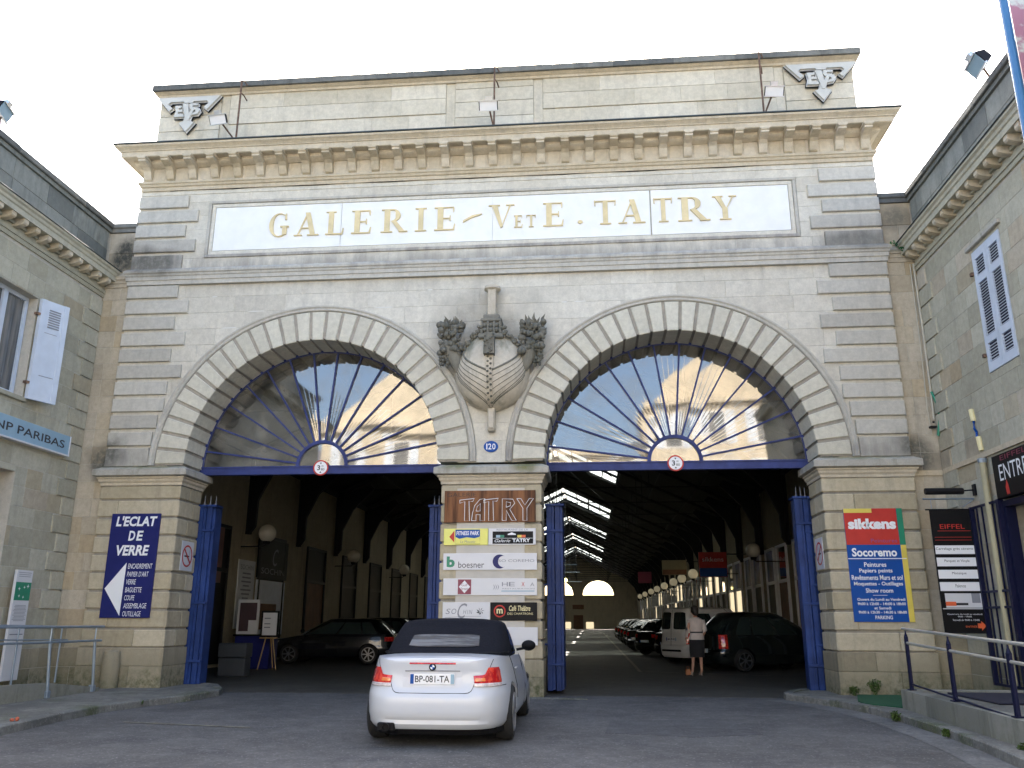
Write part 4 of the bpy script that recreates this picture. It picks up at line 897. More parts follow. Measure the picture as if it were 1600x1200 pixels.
# ------------------------------------------------------------------ signs
def board(name, label, F, u0, u1, v0, v1, n0, n1, mat, cat='sign', group=None, c=.004, origin=None):
    t = thing(name, label, cat, origin or F((u0 + u1) / 2, v0, n0), group)
    build('panel', fbox(MB(), F, u0, u1, v0, v1, n0, n1, c), mat, t); return t
def flat(t, F, u0, u1, v0, v1, n, mat, nm='printed_area', th=.0012): return build(nm, fbox(MB(), F, u0, u1, v0, v1, n, n + th), mat, t)
def poly(t, F, pts, n, mat, nm='printed_shape', th=.0012): return build(nm, MB().prism(pts, lambda p, q, d: F(p, q, d), n, n + th), mat, t)
def lines(t, F, u0, u1, vs, n, mat, jit=0.):       # rows too small to read: thin printed rules
    m = MB(); rnd = random.Random(9)
    for v, h in vs: a = rnd.uniform(0, jit); fbox(m, F, u0 + a, u1 - a, v, v + h, n, n + .001)
    o = build('small_print', m, mat, t); o['kind'] = 'stuff'; return o
# glass shop board on the left pier
FS = lambda u, v, n: (u + (v - 1.41) * -.042 - .0, -.03 - n, v)
FS = FAC
t = board('glass_shop_sign', "navy blue sign L'ECLAT DE VERRE with white arrow on the left pier", FS, -7.84, -6.80, 1.41, 3.48, .004, .045, NAVY); n = .046
text("L'ECLAT", FS, -7.73, -6.86, 3.22, 3.43, n, WTEXT, t, bold=.035, shear=.12); text('DE', FS, -7.43, -7.12, 2.93, 3.13, n, WTEXT, t, bold=.03, shear=.1); text('VERRE', FS, -7.66, -6.96, 2.63, 2.84, n, WTEXT, t, bold=.035, shear=.15)
poly(t, FS, [(-7.80, 1.98), (-7.40, 2.49), (-7.42, 1.45)], n, WTEXT, 'arrow')
for i, (s_, u1) in enumerate((('ENCADREMENT', -6.85), ("PAPIER D'ART", -6.91), ('VERRE', -7.16), ('BAGUETTE', -7.02), ('COUPE', -7.15), ('ASSEMBLAGE', -6.88), ('OUTILLAGE', -6.98))):
    text(s_, FS, -7.36, u1, 2.37 - i * .155, 2.47 - i * .155, n, WTEXT, t, bold=.0, shear=.1)
# no smoking plates on the jambs
for s in (-1, 1):
    FJ = (lambda u, v, nn: (-6.45 + nn, u, v)) if s < 0 else (lambda u, v, nn: (6.45 - nn, u, v))
    t = board('no_smoking_sign', 'white plate with red barred cigarette on the %s' % ('inner face of the left pier' if s < 0 else 'inner face of the right pier'), FJ, .30, .84, 2.36, 2.96, .002, .01, PANEL, group='no smoking plates', origin=(s * 6.44, .5, 2.3))
    def ring(r0, r1, nm, mat):
        m = MB(); vs = [];N = 28
        for k in range(N):
            a = 2 * math.pi * k / N
            for r in (r0, r1):
                for nn in (.011, .0125): vs.append(FJ(.57 + r * math.cos(a), 2.66 + r * math.sin(a), nn))
        m.add(vs, [(k * 4 + p, k * 4 + q, ((k + 1) % N) * 4 + q, ((k + 1) % N) * 4 + p) for k in range(N) for p, q in ((0, 1), (1, 3), (3, 2), (2, 0))]); build(nm, m, mat, t)
    ring(.19, .225, 'red_ring', RED); poly(t, FJ, [(.40, 2.79), (.43, 2.82), (.74, 2.53), (.71, 2.50)], .013, RED, 'red_bar'); flat(t, FJ, .45, .66, 2.64, 2.67, .011, BTEXT, 'cigarette'); poly(t, FJ, [(.66, 2.68), (.68, 2.74), (.66, 2.80), (.67, 2.74)], .011, BTEXT, 'smoke')
# middle pier boards
t = board('backing_board', 'tall white backing board behind the shop panels on the middle pier', FAC, -.66, .69, .35, 3.93, .004, .02, paint('ivory_board', (.52, .49, .43), .6), 'board')
t = board('gallery_name_board', 'curved varnished wood board with outlined TATRY lettering on the middle pier', FAC, -.91, .91, 3.25, 3.88, .022, .05, WOOD); n = .052
text('GALERIE', FAC, -.86, -.27, 3.76, 3.84, n, paint('dark_brown_letter', (.05, .02, .01), .5), t)
def outline(paths, w_=.011):
    for pth in paths: 
        m = MB(); m.tube([FAC(u, v, n + .012) for u, v in pth], w_ * .6, 5); build('neon_outline', m, WTEXT, t)
def TT(x): return [[(x, 3.69), (x + .29, 3.72), (x + .26, 3.66), (x + .185, 3.67), (x + .20, 3.28), (x + .10, 3.28), (x + .10, 3.66), (x, 3.63), (x, 3.69)]]
outline(TT(-.60)); outline(TT(-.12))
outline([[(-.36, 3.28), (-.27, 3.28), (-.27, 3.40), (-.19, 3.40), (-.19, 3.28), (-.10, 3.28), (-.10, 3.72), (-.20, 3.70), (-.30, 3.58), (-.34, 3.44), (-.36, 3.28)], [(-.27, 3.47), (-.19, 3.47), (-.19, 3.62), (-.25, 3.56), (-.27, 3.47)]])
outline([[(.25, 3.28), (.33, 3.28), (.33, 3.48), (.44, 3.28), (.53, 3.28), (.40, 3.50), (.50, 3.62), (.46, 3.70), (.25, 3.71), (.25, 3.28)], [(.33, 3.54), (.33, 3.65), (.42, 3.63), (.41, 3.57), (.33, 3.54)]])
outline([[(.54, 3.71), (.62, 3.71), (.70, 3.58), (.79, 3.71), (.87, 3.71), (.74, 3.52), (.74, 3.28), (.66, 3.28), (.66, 3.52), (.54, 3.71)]])
t = board('fitness_panel', 'yellow panel with red arrow and FITNESS PARK badge, left half of the top row', FAC, -.91, -.03, 2.81, 3.13, .022, .04, LEMON); n = .041
poly(t, FAC, [(-.80, 2.97), (-.70, 3.09), (-.70, 2.86)], n, RED, 'arrow'); flat(t, FAC, -.68, -.19, 2.97, 3.11, n, SBLUE, 'badge'); poly(t, FAC, [(-.68, 2.97), (-.19, 2.97), (-.3, 2.94), (-.45, 2.96), (-.6, 2.93)], n, SBLUE, 'badge_wave'); text('FITNESS PARK', FAC, -.66, -.21, 3.0, 3.08, n + .002, WTEXT, t, bold=.02, shear=.15); text('La Moustic', FAC, -.58, -.28, 2.85, 2.90, n, GTEXT, t, shear=.2)
m = MB(); [m.tube([FAC(u, v, n + .001) for u, v in ((-.68, 2.96), (-.68, 2.83), (-.19, 2.83), (-.19, 2.96))], .003, 4)]; build('badge_outline', m, BTEXT, t)
t = board('restaurant_panel', 'white panel with black field and coloured squares reading Galerie TATRY, top row', FAC, -.02, .91, 2.81, 3.13, .022, .04, PANEL); n = .041
text('RESTAURANT DE LA', FAC, .14, .76, 3.085, 3.12, n, GTEXT, t); flat(t, FAC, .06, .86, 2.83, 3.07, n, BLACKS, 'black_field')
for a, b, c_ in ((.13, .21, LBLUE), (.21, .29, GREEN), (.55, .63, YEL), (.63, .71, ORANGE)): flat(t, FAC, a, b, 2.95, 3.0, n + .002, c_, 'colour_square')
poly(t, FAC, [(.36, 3.02), (.44, 3.05), (.52, 3.02), (.52, 3.0), (.36, 3.0)], n + .002, WTEXT, 'awning'); text('Galerie', FAC, .10, .41, 2.86, 2.92, n + .002, WTEXT, t, shear=.4); text('TATRY', FAC, .45, .80, 2.86, 2.93, n + .002, WTEXT, t, bold=.03); flat(t, FAC, .06, .86, 2.935, 2.94, n + .002, WTEXT, 'rule')
t = board('art_shop_panel', 'white panel with green b boesner logo and SOCOREMO crescent', FAC, -.91, .93, 2.33, 2.65, .022, .04, PANEL); n = .041
text('b', FAC, -.84, -.68, 2.38, 2.59, n, GREEN, t, bold=.05); text('boesner', FAC, -.61, -.10, 2.37, 2.49, n, BTEXT, t)
m = MB(); N = 26; vs = []
for k in range(N + 1):
    a = R(50 + 260 * k / N); r0 = .135; r1 = .135 - .075 * math.sin(math.pi * k / N) - .004
    for r, q in ((r0, 0), (r1, .03)): vs.append(FAC(.20 + q + r * math.cos(a), 2.49 + r * math.sin(a), n + .001))
build('crescent', m.add(vs, [(2 * k, 2 * k + 1, 2 * k + 3, 2 * k + 2) for k in range(N)]), NAVY, t); text('SO COREMO', FAC, .18, .88, 2.48, 2.53, n + .002, GTEXT, t)
t = board('hexa_panel', 'white panel with maroon diamond badge and HEXA lettering', FAC, -.90, .93, 1.85, 2.17, .022, .04, PANEL); n = .041
flat(t, FAC, -.61, -.35, 1.87, 2.15, n, MAROON, 'badge'); poly(t, FAC, [(-.59, 2.01), (-.48, 2.13), (-.37, 2.01), (-.48, 1.89)], n + .002, WTEXT, 'diamond'); text('Gulf', FAC, -.54, -.42, 2.02, 2.07, n + .004, MAROON, t); text('Stream', FAC, -.55, -.41, 1.95, 2.0, n + .004, MAROON, t)
text('HE', FAC, .25, .50, 2.02, 2.10, n, GTEXT, t); text('X', FAC, .63, .69, 2.02, 2.10, n, RED, t); text('A', FAC, .80, .88, 2.02, 2.09, n, GTEXT, t); text('RESTAURATION', FAC, .26, .88, 1.965, 1.985, n, GTEXT, t); flat(t, FAC, .24, .88, 1.92, 1.94, n, LBLUE, 'rule'); text(')))', FAC, .08, .19, 1.96, 2.05, n, GTEXT, t)
t = board('sochin_panel', 'white panel with thin SOCHIN lettering and small creature drawing', FAC, -.90, .02, 1.39, 1.72, .022, .04, PANEL); n = .041
text('SO', FAC, -.84, -.63, 1.50, 1.60, n, GTEXT, t, shear=.2); text('C', FAC, -.61, -.42, 1.42, 1.70, n, GTEXT, t, shear=.35); text('HIN', FAC, -.50, -.32, 1.50, 1.58, n, GTEXT, t, shear=.25)
m = MB(); m.tube([FAC(-.85, 1.43, n), FAC(-.55, 1.455, n), FAC(-.15, 1.46, n)], .003, 4); build('flourish', m, GTEXT, t)
m = MB()
for a_ in range(7): an = a_ * .9; m.prism([(-.17 + .015 * math.cos(an), 1.56), (-.17 + .08 * math.cos(an), 1.56 + .07 * math.sin(an)), (-.16 + .05 * math.cos(an + .4), 1.55 + .05 * math.sin(an + .4))], lambda p, q, d: FAC(p, q, d), n + .0002 * a_, n + .001 + .0003 * a_)
build('creature_drawing', m, BTEXT, t)
t = board('cafe_theatre_panel', 'black panel with red ring badge and cream Café Théâtre lettering', FAC, .03, .93, 1.38, 1.72, .022, .04, BLACKS); n = .041
m = MB(); m.lathe([(.115, 0), (.115, .002)], (0, 0, 0), 'y', 24); m.v = [(x + .21, -n - y, z + 1.555) for x, y, z in m.v]; build('badge', m, RED, t)
m = MB(); m.lathe([(.09, 0), (.09, .002)], (0, 0, 0), 'y', 24); m.v = [(x + .21, -n - .003 - y, z + 1.555) for x, y, z in m.v]; build('badge_centre', m, BLACKS, t); text('m', FAC, .15, .27, 1.51, 1.60, n + .006, CREAM, t, bold=.03)
text('Café Théâtre', FAC, .39, .80, 1.56, 1.66, n, CREAM, t, shear=.25, bold=.015); text('DES CHARTRONS', FAC, .36, .85, 1.49, 1.53, n, CREAM, t)
t = board('blank_panel', 'blank white panel at the foot of the middle pier, partly behind the white car', FAC, -.90, .94, .93, 1.26, .022, .04, PANEL)
# paint shop board
FK = FAC; t = board('paint_shop_sign', 'red, blue and yellow sikkens Socoremo paint shop board on the right pier', FK, 6.80, 7.88, 1.375, 3.46, .004, .03, SBLUE); n = .031
flat(t, FK, 6.80, 7.77, 2.78, 3.38, n, RED, 'red_field'); flat(t, FK, 7.32, 7.77, 3.38, 3.46, n, RED, 'red_field'); flat(t, FK, 6.80, 7.32, 3.38, 3.46, n, YEL, 'yellow_corner'); flat(t, FK, 7.775, 7.88, 2.78, 3.46, n, GREEN, 'green_strip'); flat(t, FK, 7.78, 7.88, 1.375, 2.775, n, YEL, 'yellow_strip')
text('sikkens', FK, 6.86, 7.74, 3.07, 3.27, n + .002, WTEXT, t, bold=.05); text('Peintures', FK, 7.25, 7.73, 2.82, 2.89, n + .002, PURP, t); text('Socoremo', FK, 6.88, 7.70, 2.56, 2.72, n, WTEXT, t, bold=.03); flat(t, FK, 6.80, 7.86, 2.515, 2.53, n + .002, WTEXT, 'white_rule')
for s_, a, b, v, h in (('Peintures', 7.08, 7.48, 2.37, .085), ('Papiers peints', 6.98, 7.58, 2.245, .095), ('Revêtements Murs et sol', 6.83, 7.75, 2.13, .09), ('Moquettes - Outillages', 6.86, 7.74, 2.01, .09), ('Show room', 7.06, 7.55, 1.90, .08), ('Ouvert du Lundi au Vendredi', 6.89, 7.75, 1.755, .05), ('9h00 à 12h00 - 14h00 à 18h00', 6.89, 7.75, 1.675, .05), ('et Samedi', 7.18, 7.48, 1.60, .05), ('9h00 à 12h30 - 14h30 à 18h00', 6.89, 7.75, 1.525, .05), ('PARKING', 7.18, 7.49, 1.425, .065)): text(s_, FK, a, b, v, v + h, n, WTEXT, t, bold=.015)
flat(t, FK, 7.18, 7.44, 1.85, 1.857, n, WTEXT, 'thin_rule')
# bank light box on the left wing
t = board('bank_sign', 'pale blue bank light box lettered BNP PARIBAS on the left wing', LW, -3.35, -.50, 4.63, 5.02, .01, .12, LBLUE); n = .121
text('BNP PARIBAS', LW, -2.98, -.66, 4.74, 4.90, n, BTEXT, t, bold=.012); m = MB(); fbox(m, LW, -3.37, -.48, 4.60, 4.63, .0, .14); fbox(m, LW, -.50, -.48, 4.63, 5.02, .0, .135); build('edge_trim', m, PANEL, t)
# bank info stand
FI = lambda u, v, nn: LW(u, v, nn + .12)
t = board('bank_info_stand', 'white info stand with a green square of stars beside the left railing', FI, -1.56, -1.10, .30, 2.27, .0, .05, PANEL); n = .052
flat(t, FI, -1.55, -1.11, 1.72, 2.05, n, GREEN, 'green_square')
for (u, v, r) in ((-1.44, 1.93, .035), (-1.30, 1.96, .03), (-1.20, 1.98, .04), (-1.42, 1.80, .03), (-1.30, 1.78, .03)): poly(t, FI, [(u + r * math.cos(a * math.pi / 4) * (1 if a % 2 == 0 else .35), v + r * math.sin(a * math.pi / 4) * (1 if a % 2 == 0 else .35)) for a in range(8)], n + .002, WTEXT, 'star')
lines(t, FI, -1.52, -1.14, [(2.15 + .035 * i, .01) for i in range(3)] + [(1.35 + .025 * i, .009) for i in range(12)] + [(.95, .015), (1.0, .015), (1.1, .02)], n, GTEXT, .05)
# banner
FB = lambda u, v, nn: (8.0 + u, -1.0 - nn, v)
t = thing('shop_banner', 'hanging black EIFFEL tile shop banner with four white strips and an orange arrow', 'banner', (8.35, -1.0, 3.4)); n = .006
build('cloth', fbox(MB(), FB, .0, .70, 1.20, 3.30, -.004, .004), BLACKS, t); m = MB(); m.tube([FB(-.06, 3.31, 0), FB(.76, 3.31, 0)], .014, 6); build('batten', m, BLACKI, t); m = MB(); m.tube([FB(-.02, 1.2, 0), FB(.76, 1.2, 0)], .010, 6); build('batten', m, BLACKI, t)
m = MB(); m.tube([FB(-.08, 3.50, 0), FB(.80, 3.50, 0)], .018, 6); m.tube([FB(.6, 3.36, 0), FB(.78, 3.48, 0)], .008, 5); m.tube([FB(.05, 3.5, 0), FB(.05, 3.31, 0)], .006, 5); build('hanging_bar', m, GALV, t)
text('EIFFEL', FB, .15, .57, 2.97, 3.05, n, RED, t); flat(t, FB, .10, .66, 2.93, 2.937, n, RED, 'red_rule'); flat(t, FB, .04, .66, 2.82, 2.826, n, RED, 'red_rule'); flat(t, FB, .04, .66, 2.77, 2.776, n, RED, 'red_rule')
for i, (s_, a, b) in enumerate((('Carrelage grès cérame', .03, .66), ('Parquet et Vinyle', .15, .57), ('Mosaïque', .25, .49), ('Faïence', .28, .45))):
    v = 2.56 - i * .21; flat(t, FB, .02, .68, v - .03, v + .12, n, WTEXT, 'white_strip'); text(s_, FB, a, b, v + .03, v + .085, n + .002, BTEXT, t)
flat(t, FB, .08, .68, 1.62, 1.86, n, PANEL, 'photo_print'); flat(t, FB, .08, .45, 1.66, 1.70, n + .002, BTEXT, 'table_silhouette'); flat(t, FB, .52, .66, 1.70, 1.86, n + .002, GTEXT, 'window_silhouette'); flat(t, FB, .08, .25, 1.65, 1.72, n + .003, ORANGE, 'sofa_silhouette'); flat(t, FB, .02, .68, 1.595, 1.61, n, PANEL, 'strip')
text('Ouverture du lundi au vendredi', FB, .08, .66, 1.50, 1.525, n, WTEXT, t); text('9h00 - 19h00', FB, .25, .48, 1.46, 1.485, n, WTEXT, t); text('Samedi de 9h00 à 12h00', FB, .16, .60, 1.40, 1.43, n, WTEXT, t); text('ENTRÉE', FB, .36, .55, 1.29, 1.33, n, ORANGE, t)
poly(t, FB, [(.56, 1.28), (.56, 1.36), (.62, 1.36), (.62, 1.40), (.70, 1.32), (.62, 1.24), (.62, 1.28)], n, ORANGE, 'arrow')
t = thing('sign_lamp', 'black tube lamp on an arm above the hanging banner', 'lamp', (8.78, -1.1, 3.55))
m = MB(); m.lathe([(.055, 7.93 - 8), (.06, -.06), (.06, .56), (.055, .58)], (8, -1.12, 3.62), 'x', 12); build('tube_housing', m, BLACKI, t); m = MB(); m.tube([(8.5, -1.12, 3.62), (8.79, -1.12, 3.64)], .014, 6); m.cbox(8.76, 8.80, -1.16, -1.06, 3.54, 3.74, .005); build('arm', m, BLACKI, t)
# entrance sign
t = board('entrance_sign', 'black ENTRÉE shop sign over the right wing doorway', RW, -4.5, -2.16, 3.33, 4.03, .02, .14, BLACKS); n = .141
text('ENTREE', lambda u, v, nn: RW(-u, v, nn), 2.36, 3.42, 3.60, 3.86, n, WTEXT, t); poly(t, RW, [(-2.62, 3.36), (-2.52, 3.36), (-2.50, 3.48), (-2.56, 3.60), (-2.60, 3.50)], n, RED, 'red_flame')
text('EIFFEL', lambda u, v, nn: RW(-u, v, nn), 2.45, 3.3, 3.92, 4.0, n, MAROON, t)
# grille
t = thing('door_grille', 'open dark blue metal grille beside the right wing entrance', 'grille', (8.6, -1.5, .35))
for y, r in ((-1.02, .035), (-1.22, .012), (-1.42, .012), (-1.62, .012), (-1.82, .012), (-2.08, .045)): m = MB(); m.box(8.72 - r, 8.72 + r, y - r, y + r, .36, 3.34); build('upright', m, NAVYI, t)
for z in (.38, 1.62, 1.88, 3.32): m = MB(); m.box(8.70, 8.74, -2.08, -1.02, z - .02, z + .02); build('cross_bar', m, NAVYI, t)

# ------------------------------------------------------------------ right terrace: low wall, mat, rail
t = thing('terrace_wall', 'low mossy concrete kerb wall carrying the dark blue handrail', 'wall', (6.7, -6, .1))
m = MB(); pts_ = [(6.70, -2.38), (7.55, -2.32), (9.0, -2.3), (9.0, -13), (6.30, -13), (6.50, -6.6)]
m.prism([(6.86, -2.52), (8.79, -2.5), (8.79, -13), (6.5, -13), (6.68, -6.6)], XYp, .0, .33); build('terrace_fill', m, PAVE, t)
ys = [-2.38, -3.5, -4.6, -5.7, -6.8, -8, -9.3, -10.6, -13]
for a, b in zip(ys, ys[1:]):
    xa, xb = 6.70 - (-a - 2.38) * .047, 6.70 - (-b - 2.38) * .047
    m = MB(); c = .012; vs = [(xa, a - .003, .05), (xa + .18, a - .003, .05), (xb + .18, b + .003, .05), (xb, b + .003, .05), (xa, a - .003, .375), (xa + .18, a - .003, .385), (xb + .18, b + .003, .385), (xb, b + .003, .375)]
    m.add(vs, [(3, 2, 1, 0), (4, 5, 6, 7), (0, 1, 5, 4), (1, 2, 6, 5), (2, 3, 7, 6), (3, 0, 4, 7)]); build('wall_stone', m, S_CONC, t)
m = MB(); m.cbox(6.9, 8.78, -2.5, -2.34, .05, .38, .01); build('wall_stone', m, S_CONC, t)
t = tag(build('entrance_mat', (lambda m: m.cbox(7.3, 8.7, -4.3, -2.6, .335, .36, .008))(MB()), MAT_, origin=(0, 0, 0)), 'dark mat on the terrace in front of the right entrance', 'mat')
t = tag(build('artificial_turf', (lambda m: m.prism([(6.72, .0), (8.15, -.02), (8.15, .09), (8.75, .09), (8.75, -2.3), (6.72, -2.34), (6.32, -1.75), (6.35, -1.3)], XYp, .101, .116))(MB()), TURF), 'strip of dark green artificial turf at the foot of the right pier', 'turf')
t = tag(build('paper_scrap', (lambda m: m.cbox(6.95, 7.2, -2.28, -2.15, .118, .15, .01))(MB()), PANEL), 'white paper scrap lying on the green turf by the low wall', 'litter')
def rail_r():
    t = thing('handrail', 'dark blue posts with bright steel rails along the right terrace', 'railing', (6.75, -5, .38))
    f = lambda y: 6.80 - (-y - 2.5) * .055
    for y in (-2.6, -4.45, -6.35, -8.3, -10.4):
        x = f(y); zb = .385; tp = 1.265 - (-y - 2.6) * .028
        m = MB(); m.cbox(x - .022, x + .022, y - .035, y + .035, zb, tp - .10, .006); m.tube([(x, y, tp - .10), (x, y, tp - .05), (x, y, tp)], [.028, .012, .010], 6); m.cbox(x - .05, x + .05, y - .06, y + .06, zb - .002, zb + .012, .003); build('post', m, NAVYI, t)
    g = lambda y, h: (f(y), y, h - (-y - 2.6) * .028)
    m = MB(); m.tube([g(-2.45, 1.275), g(-6, 1.275), g(-12, 1.275)], .022, 10); build('top_rail', m, STEEL, t)
    m = MB(); m.tube([g(-2.5, 1.07), g(-6, 1.07), g(-12, 1.07)], .020, 10); build('middle_rail', m, STEEL, t)
    m = MB(); m.tube([g(-2.6, .47), g(-6, .47), g(-12, .47)], .015, 8); build('bottom_rail', m, NAVYI, t)
rail_r()
# ------------------------------------------------------------------ left ramp and rails
t = thing('access_ramp', 'grey concrete access ramp along the left wing', 'ramp', (-8, -4, .1))
m = MB(); m.add([(x, y, z) for (y, h) in ((-.75, .105), (-2.3, .25), (-6, .36), (-13, .38)) for x, z in ((-8.8, .05), (-8.8, h), (-7.36, h), (-7.36, .05))], [(i * 4 + k, i * 4 + (k + 1) % 4, (i + 1) * 4 + (k + 1) % 4, (i + 1) * 4 + k) for i in range(3) for k in range(4)] + [(0, 1, 2, 3), (15, 14, 13, 12)]); build('ramp_slab', m, PAVE, t)
m = MB(); m.add([(x, y, z) for (y, h) in ((-.75, .16), (-2.3, .34), (-6, .46), (-13, .48)) for x, z in ((-7.36, .05), (-7.36, h), (-7.24, h), (-7.24, .05))], [(i * 4 + k, i * 4 + (k + 1) % 4, (i + 1) * 4 + (k + 1) % 4, (i + 1) * 4 + k) for i in range(3) for k in range(4)] + [(0, 1, 2, 3), (15, 14, 13, 12)]); build('ramp_edge', m, S_CONC, t)
def rail_l(x, y0, label, posts, z0, fh, r, slant):
    t = thing('ramp_railing', label, 'railing', (x, y0 - 2, z0), 'ramp railings')
    for y in posts:
        m = MB(); m.tube([(x + slant * .4, y, z0), (x, y - slant, fh(y) - .26)], .026 if slant else .018, 8); m.tube([(x, y - slant, fh(y) - .26), (x, y - slant, fh(y))], .014, 6)
        if slant: m.cbox(x - .03, x + .06, y - .05, y + .05, z0 - .02, z0 + .1, .01)
        build('post', m, GALV, t)
    m = MB(); m.tube([(x, y0 + .02, fh(y0))] + [(x, y, fh(y)) for y in (-3, -6, -12)], r, 8); build('top_rail', m, GALV, t)
    m = MB(); m.tube([(x, y0 - .02, fh(y0) - .25)] + [(x, y, fh(y) - .25 - (-y) * .0) for y in (-3, -6, -12)], r * .95, 8); build('lower_rail', m, GALV, t)
rail_l(-7.25, -.85, 'grey tube railing on the kerb side of the left ramp', (-1.0, -2.35, -3.8, -5.3, -7), .12, lambda y: 1.25 + .004 * (-y - 1), .022, .08)
rail_l(-8.45, .0, 'thinner grey railing on the wall side of the left ramp', (-.25, -1.55, -2.9, -4.4), .2, lambda y: 1.24 + .03 * (-y) * .6, .014, 0)
t = thing('kerb_litter', 'orange plastic scrap lying on the kerb at the left edge', 'litter', (-5.55, -5.62, .1)); m = MB(); m.sphere((-5.50, -5.60, .14), .026, 8, 6, 1.1); m.sphere((-5.555, -5.62, .13), .028, 8, 6, .8); build('plastic_cup', m, paint('faded_orange', (.42, .10, .05), .6), t)
# bollard stone at left pier foot and drain cover
t = tag(build('guard_stone', (lambda m: m.lathe([(.17, .08), (.17, .55), (.14, .78), (.11, .80)], (-7.42, -.13, 0), 'z', 12))(MB()), S_BASE, smooth=True), 'worn grey guard stone leaning against the foot of the left pier', 'stone')
rnd = random.Random(12)
for (x, y, z, r, lab) in ((6.62, -.18, .2, .11, 'small weed growing at the corner of the right pier by the kerb'), (7.0, -.14, .28, .16, 'larger leafy weed against the plinth below the paint shop board'), (6.28, -3.3, .08, .10, 'grass tuft growing on the right kerb near the low wall'), (6.30, -5.05, .07, .07, 'tiny tuft on the right kerb nearer the camera'), (-5.45, -2.55, .06, .06, 'moss tuft on the left kerb edge'), (6.45, -6.7, .1, .09, 'tuft of grass on the kerb at the bottom right corner')):
    m = MB(); leafclump(m, (x, y, z), r * .8, 170, rnd, .026, .9); [m.tube([(x + rnd.uniform(-.03, .03), y, .09), (x + rnd.uniform(-r, r) * .8, y + rnd.uniform(-.04, .04), z + rnd.uniform(0, r) * .7)], .004, 4) for _ in range(8)]; tag(build('weed', m, LEAF), lab, 'weed', 'weeds')

# pole banner over the right wing
t = thing('street_banner', 'blue pole with a pink printed banner at the top right corner', 'banner', (7.95, -5.7, 7.6))
m = MB(); m.tube([(8.14, -5.75, 7.6), (8.14, -5.75, 11.5)], .06, 12); build('pole', m, paint('banner_pole_blue', (.05, .17, .36), .4), t)
m = MB(); m.tube([(8.14, -5.75, 8.3), (8.85, -5.75, 8.3)], .03, 8); build('bracket', m, NAVYI, t)
def bann():
    m_, n, l, b = newmat('pink_banner'); p = pos(n); f = noise(n, l, p, 2.6, 5); l.new(mixc(n, l, rng(n, l, f, .45, .55), (.45, .20, .26), (.62, .62, .56)), b.inputs['Base Color']); return m_
m = MB(); m.box(8.215, 8.72, -5.76, -5.745, 8.4, 11.4); build('cloth', m, bann(), t)

# ------------------------------------------------------------------ the covered hall behind
hall = thing('market_hall', 'long dark covered hall with rooflight bands behind the arches', 'building', (0, 60, 0))
HX, HE, HR, Y0, Y1 = 9.3, 6.9, 11.3, .98, 122.
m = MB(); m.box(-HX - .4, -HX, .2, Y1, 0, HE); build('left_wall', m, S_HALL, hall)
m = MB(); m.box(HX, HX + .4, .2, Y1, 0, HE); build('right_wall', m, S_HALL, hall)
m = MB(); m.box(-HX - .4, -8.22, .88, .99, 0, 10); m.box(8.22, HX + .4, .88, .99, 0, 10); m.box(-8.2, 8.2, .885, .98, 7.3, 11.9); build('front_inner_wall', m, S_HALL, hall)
zr = lambda x: HR - (HR - HE) * abs(x) / HX
bands = [(31, 36), (49, 55), (67, 73.5), (85, 92), (103, 110)]
def slope(mb, x0, x1, y0, y1, t=.12, lift=0.):
    for s in (-1, 1):
        mb.add([(s * x, y, zr(x) + d + lift) for d in (0, t) for y in (y0, y1) for x in (x0, x1)], [(0, 1, 3, 2), (4, 6, 7, 5), (0, 4, 5, 1), (2, 3, 7, 6), (0, 2, 6, 4), (1, 5, 7, 3)])
m = MB(); slope(m, 3.7, HX + .6, Y0, Y1)
ye = Y0
for a, b in bands: slope(m, 0, 3.7, ye, a); slope(m, 0, 3.7, a + (b - a) * .42, a + (b - a) * .55); ye = b
slope(m, 0, 3.7, ye, Y1); build('roof', m, DWOOD, hall)
for a, b in bands:
    for c, d in ((a, a + (b - a) * .42), (a + (b - a) * .55, b)):
        mm = MB(); slope(mm, .12, 3.7, c, d, .01, .05); build('rooflight_glass', mm, SKYG, hall)
        mm = MB()
        for x in (.1, 1., 1.9, 2.8, 3.66): slope(mm, x, x + .07, c, d, .06, -.03)
        build('rooflight_bars', mm, DWOOD, hall)['kind'] = 'stuff'
y = 5.5
k = 0
while y < 118:      # trusses with iron brackets
    m = MB()
    for s in (-1, 1): m.tube([(s * HX, y, HE - .1), (0, y, HR - .2)], .09, 5)
    m.tube([(-HX, y, HE + .1), (HX, y, HE + .1)], .025, 5); m.tube([(0, y, HE + .1), (0, y, HR - .2)], .03, 5)
    for s in (-1, 1): m.tube([(s * 4.6, y, HE + .1), (s * 4.6, y, zr(4.6) - .1)], .025, 5); m.tube([(s * 4.6, y, HE + .1), (0, y, HR - .3)], .02, 5)
    build('roof_truss', m, DWOOD, hall)
    for s in (-1, 1):
        m = MB(); m.box(*sorted((s * (HX - .002), s * (HX - .14))), y - .1, y + .1, 4.08, HE - .1)
        pts = [(HX - .12, 4.1), (HX - .3, 4.35), (HX - .32, 5.2), (HX - .75, 6.1), (HX - 1.7, 7.05), (HX - 1.5, 7.25), (HX - .4, 6.8), (HX - .12, 6.8)]
        m.prism(pts, lambda p, q, d: (s * p, y + d, q), -.075, .075); build('iron_bracket', m, BLACKI, hall)
    y += 4.95; k += 1
for s in (-1, 1):
    m = MB(); m.box(*sorted((s * HX, s * (HX - .12))), 1., Y1, HE - .25, HE - .05); build('eaves_rail', m, DWOOD, hall)
m = MB()
for x in (1.9, 3.75, 5.6, 7.4): slope(m, x, x + .12, Y0, Y1, .12, -.13)
build('purlins', m, DWOOD, hall)
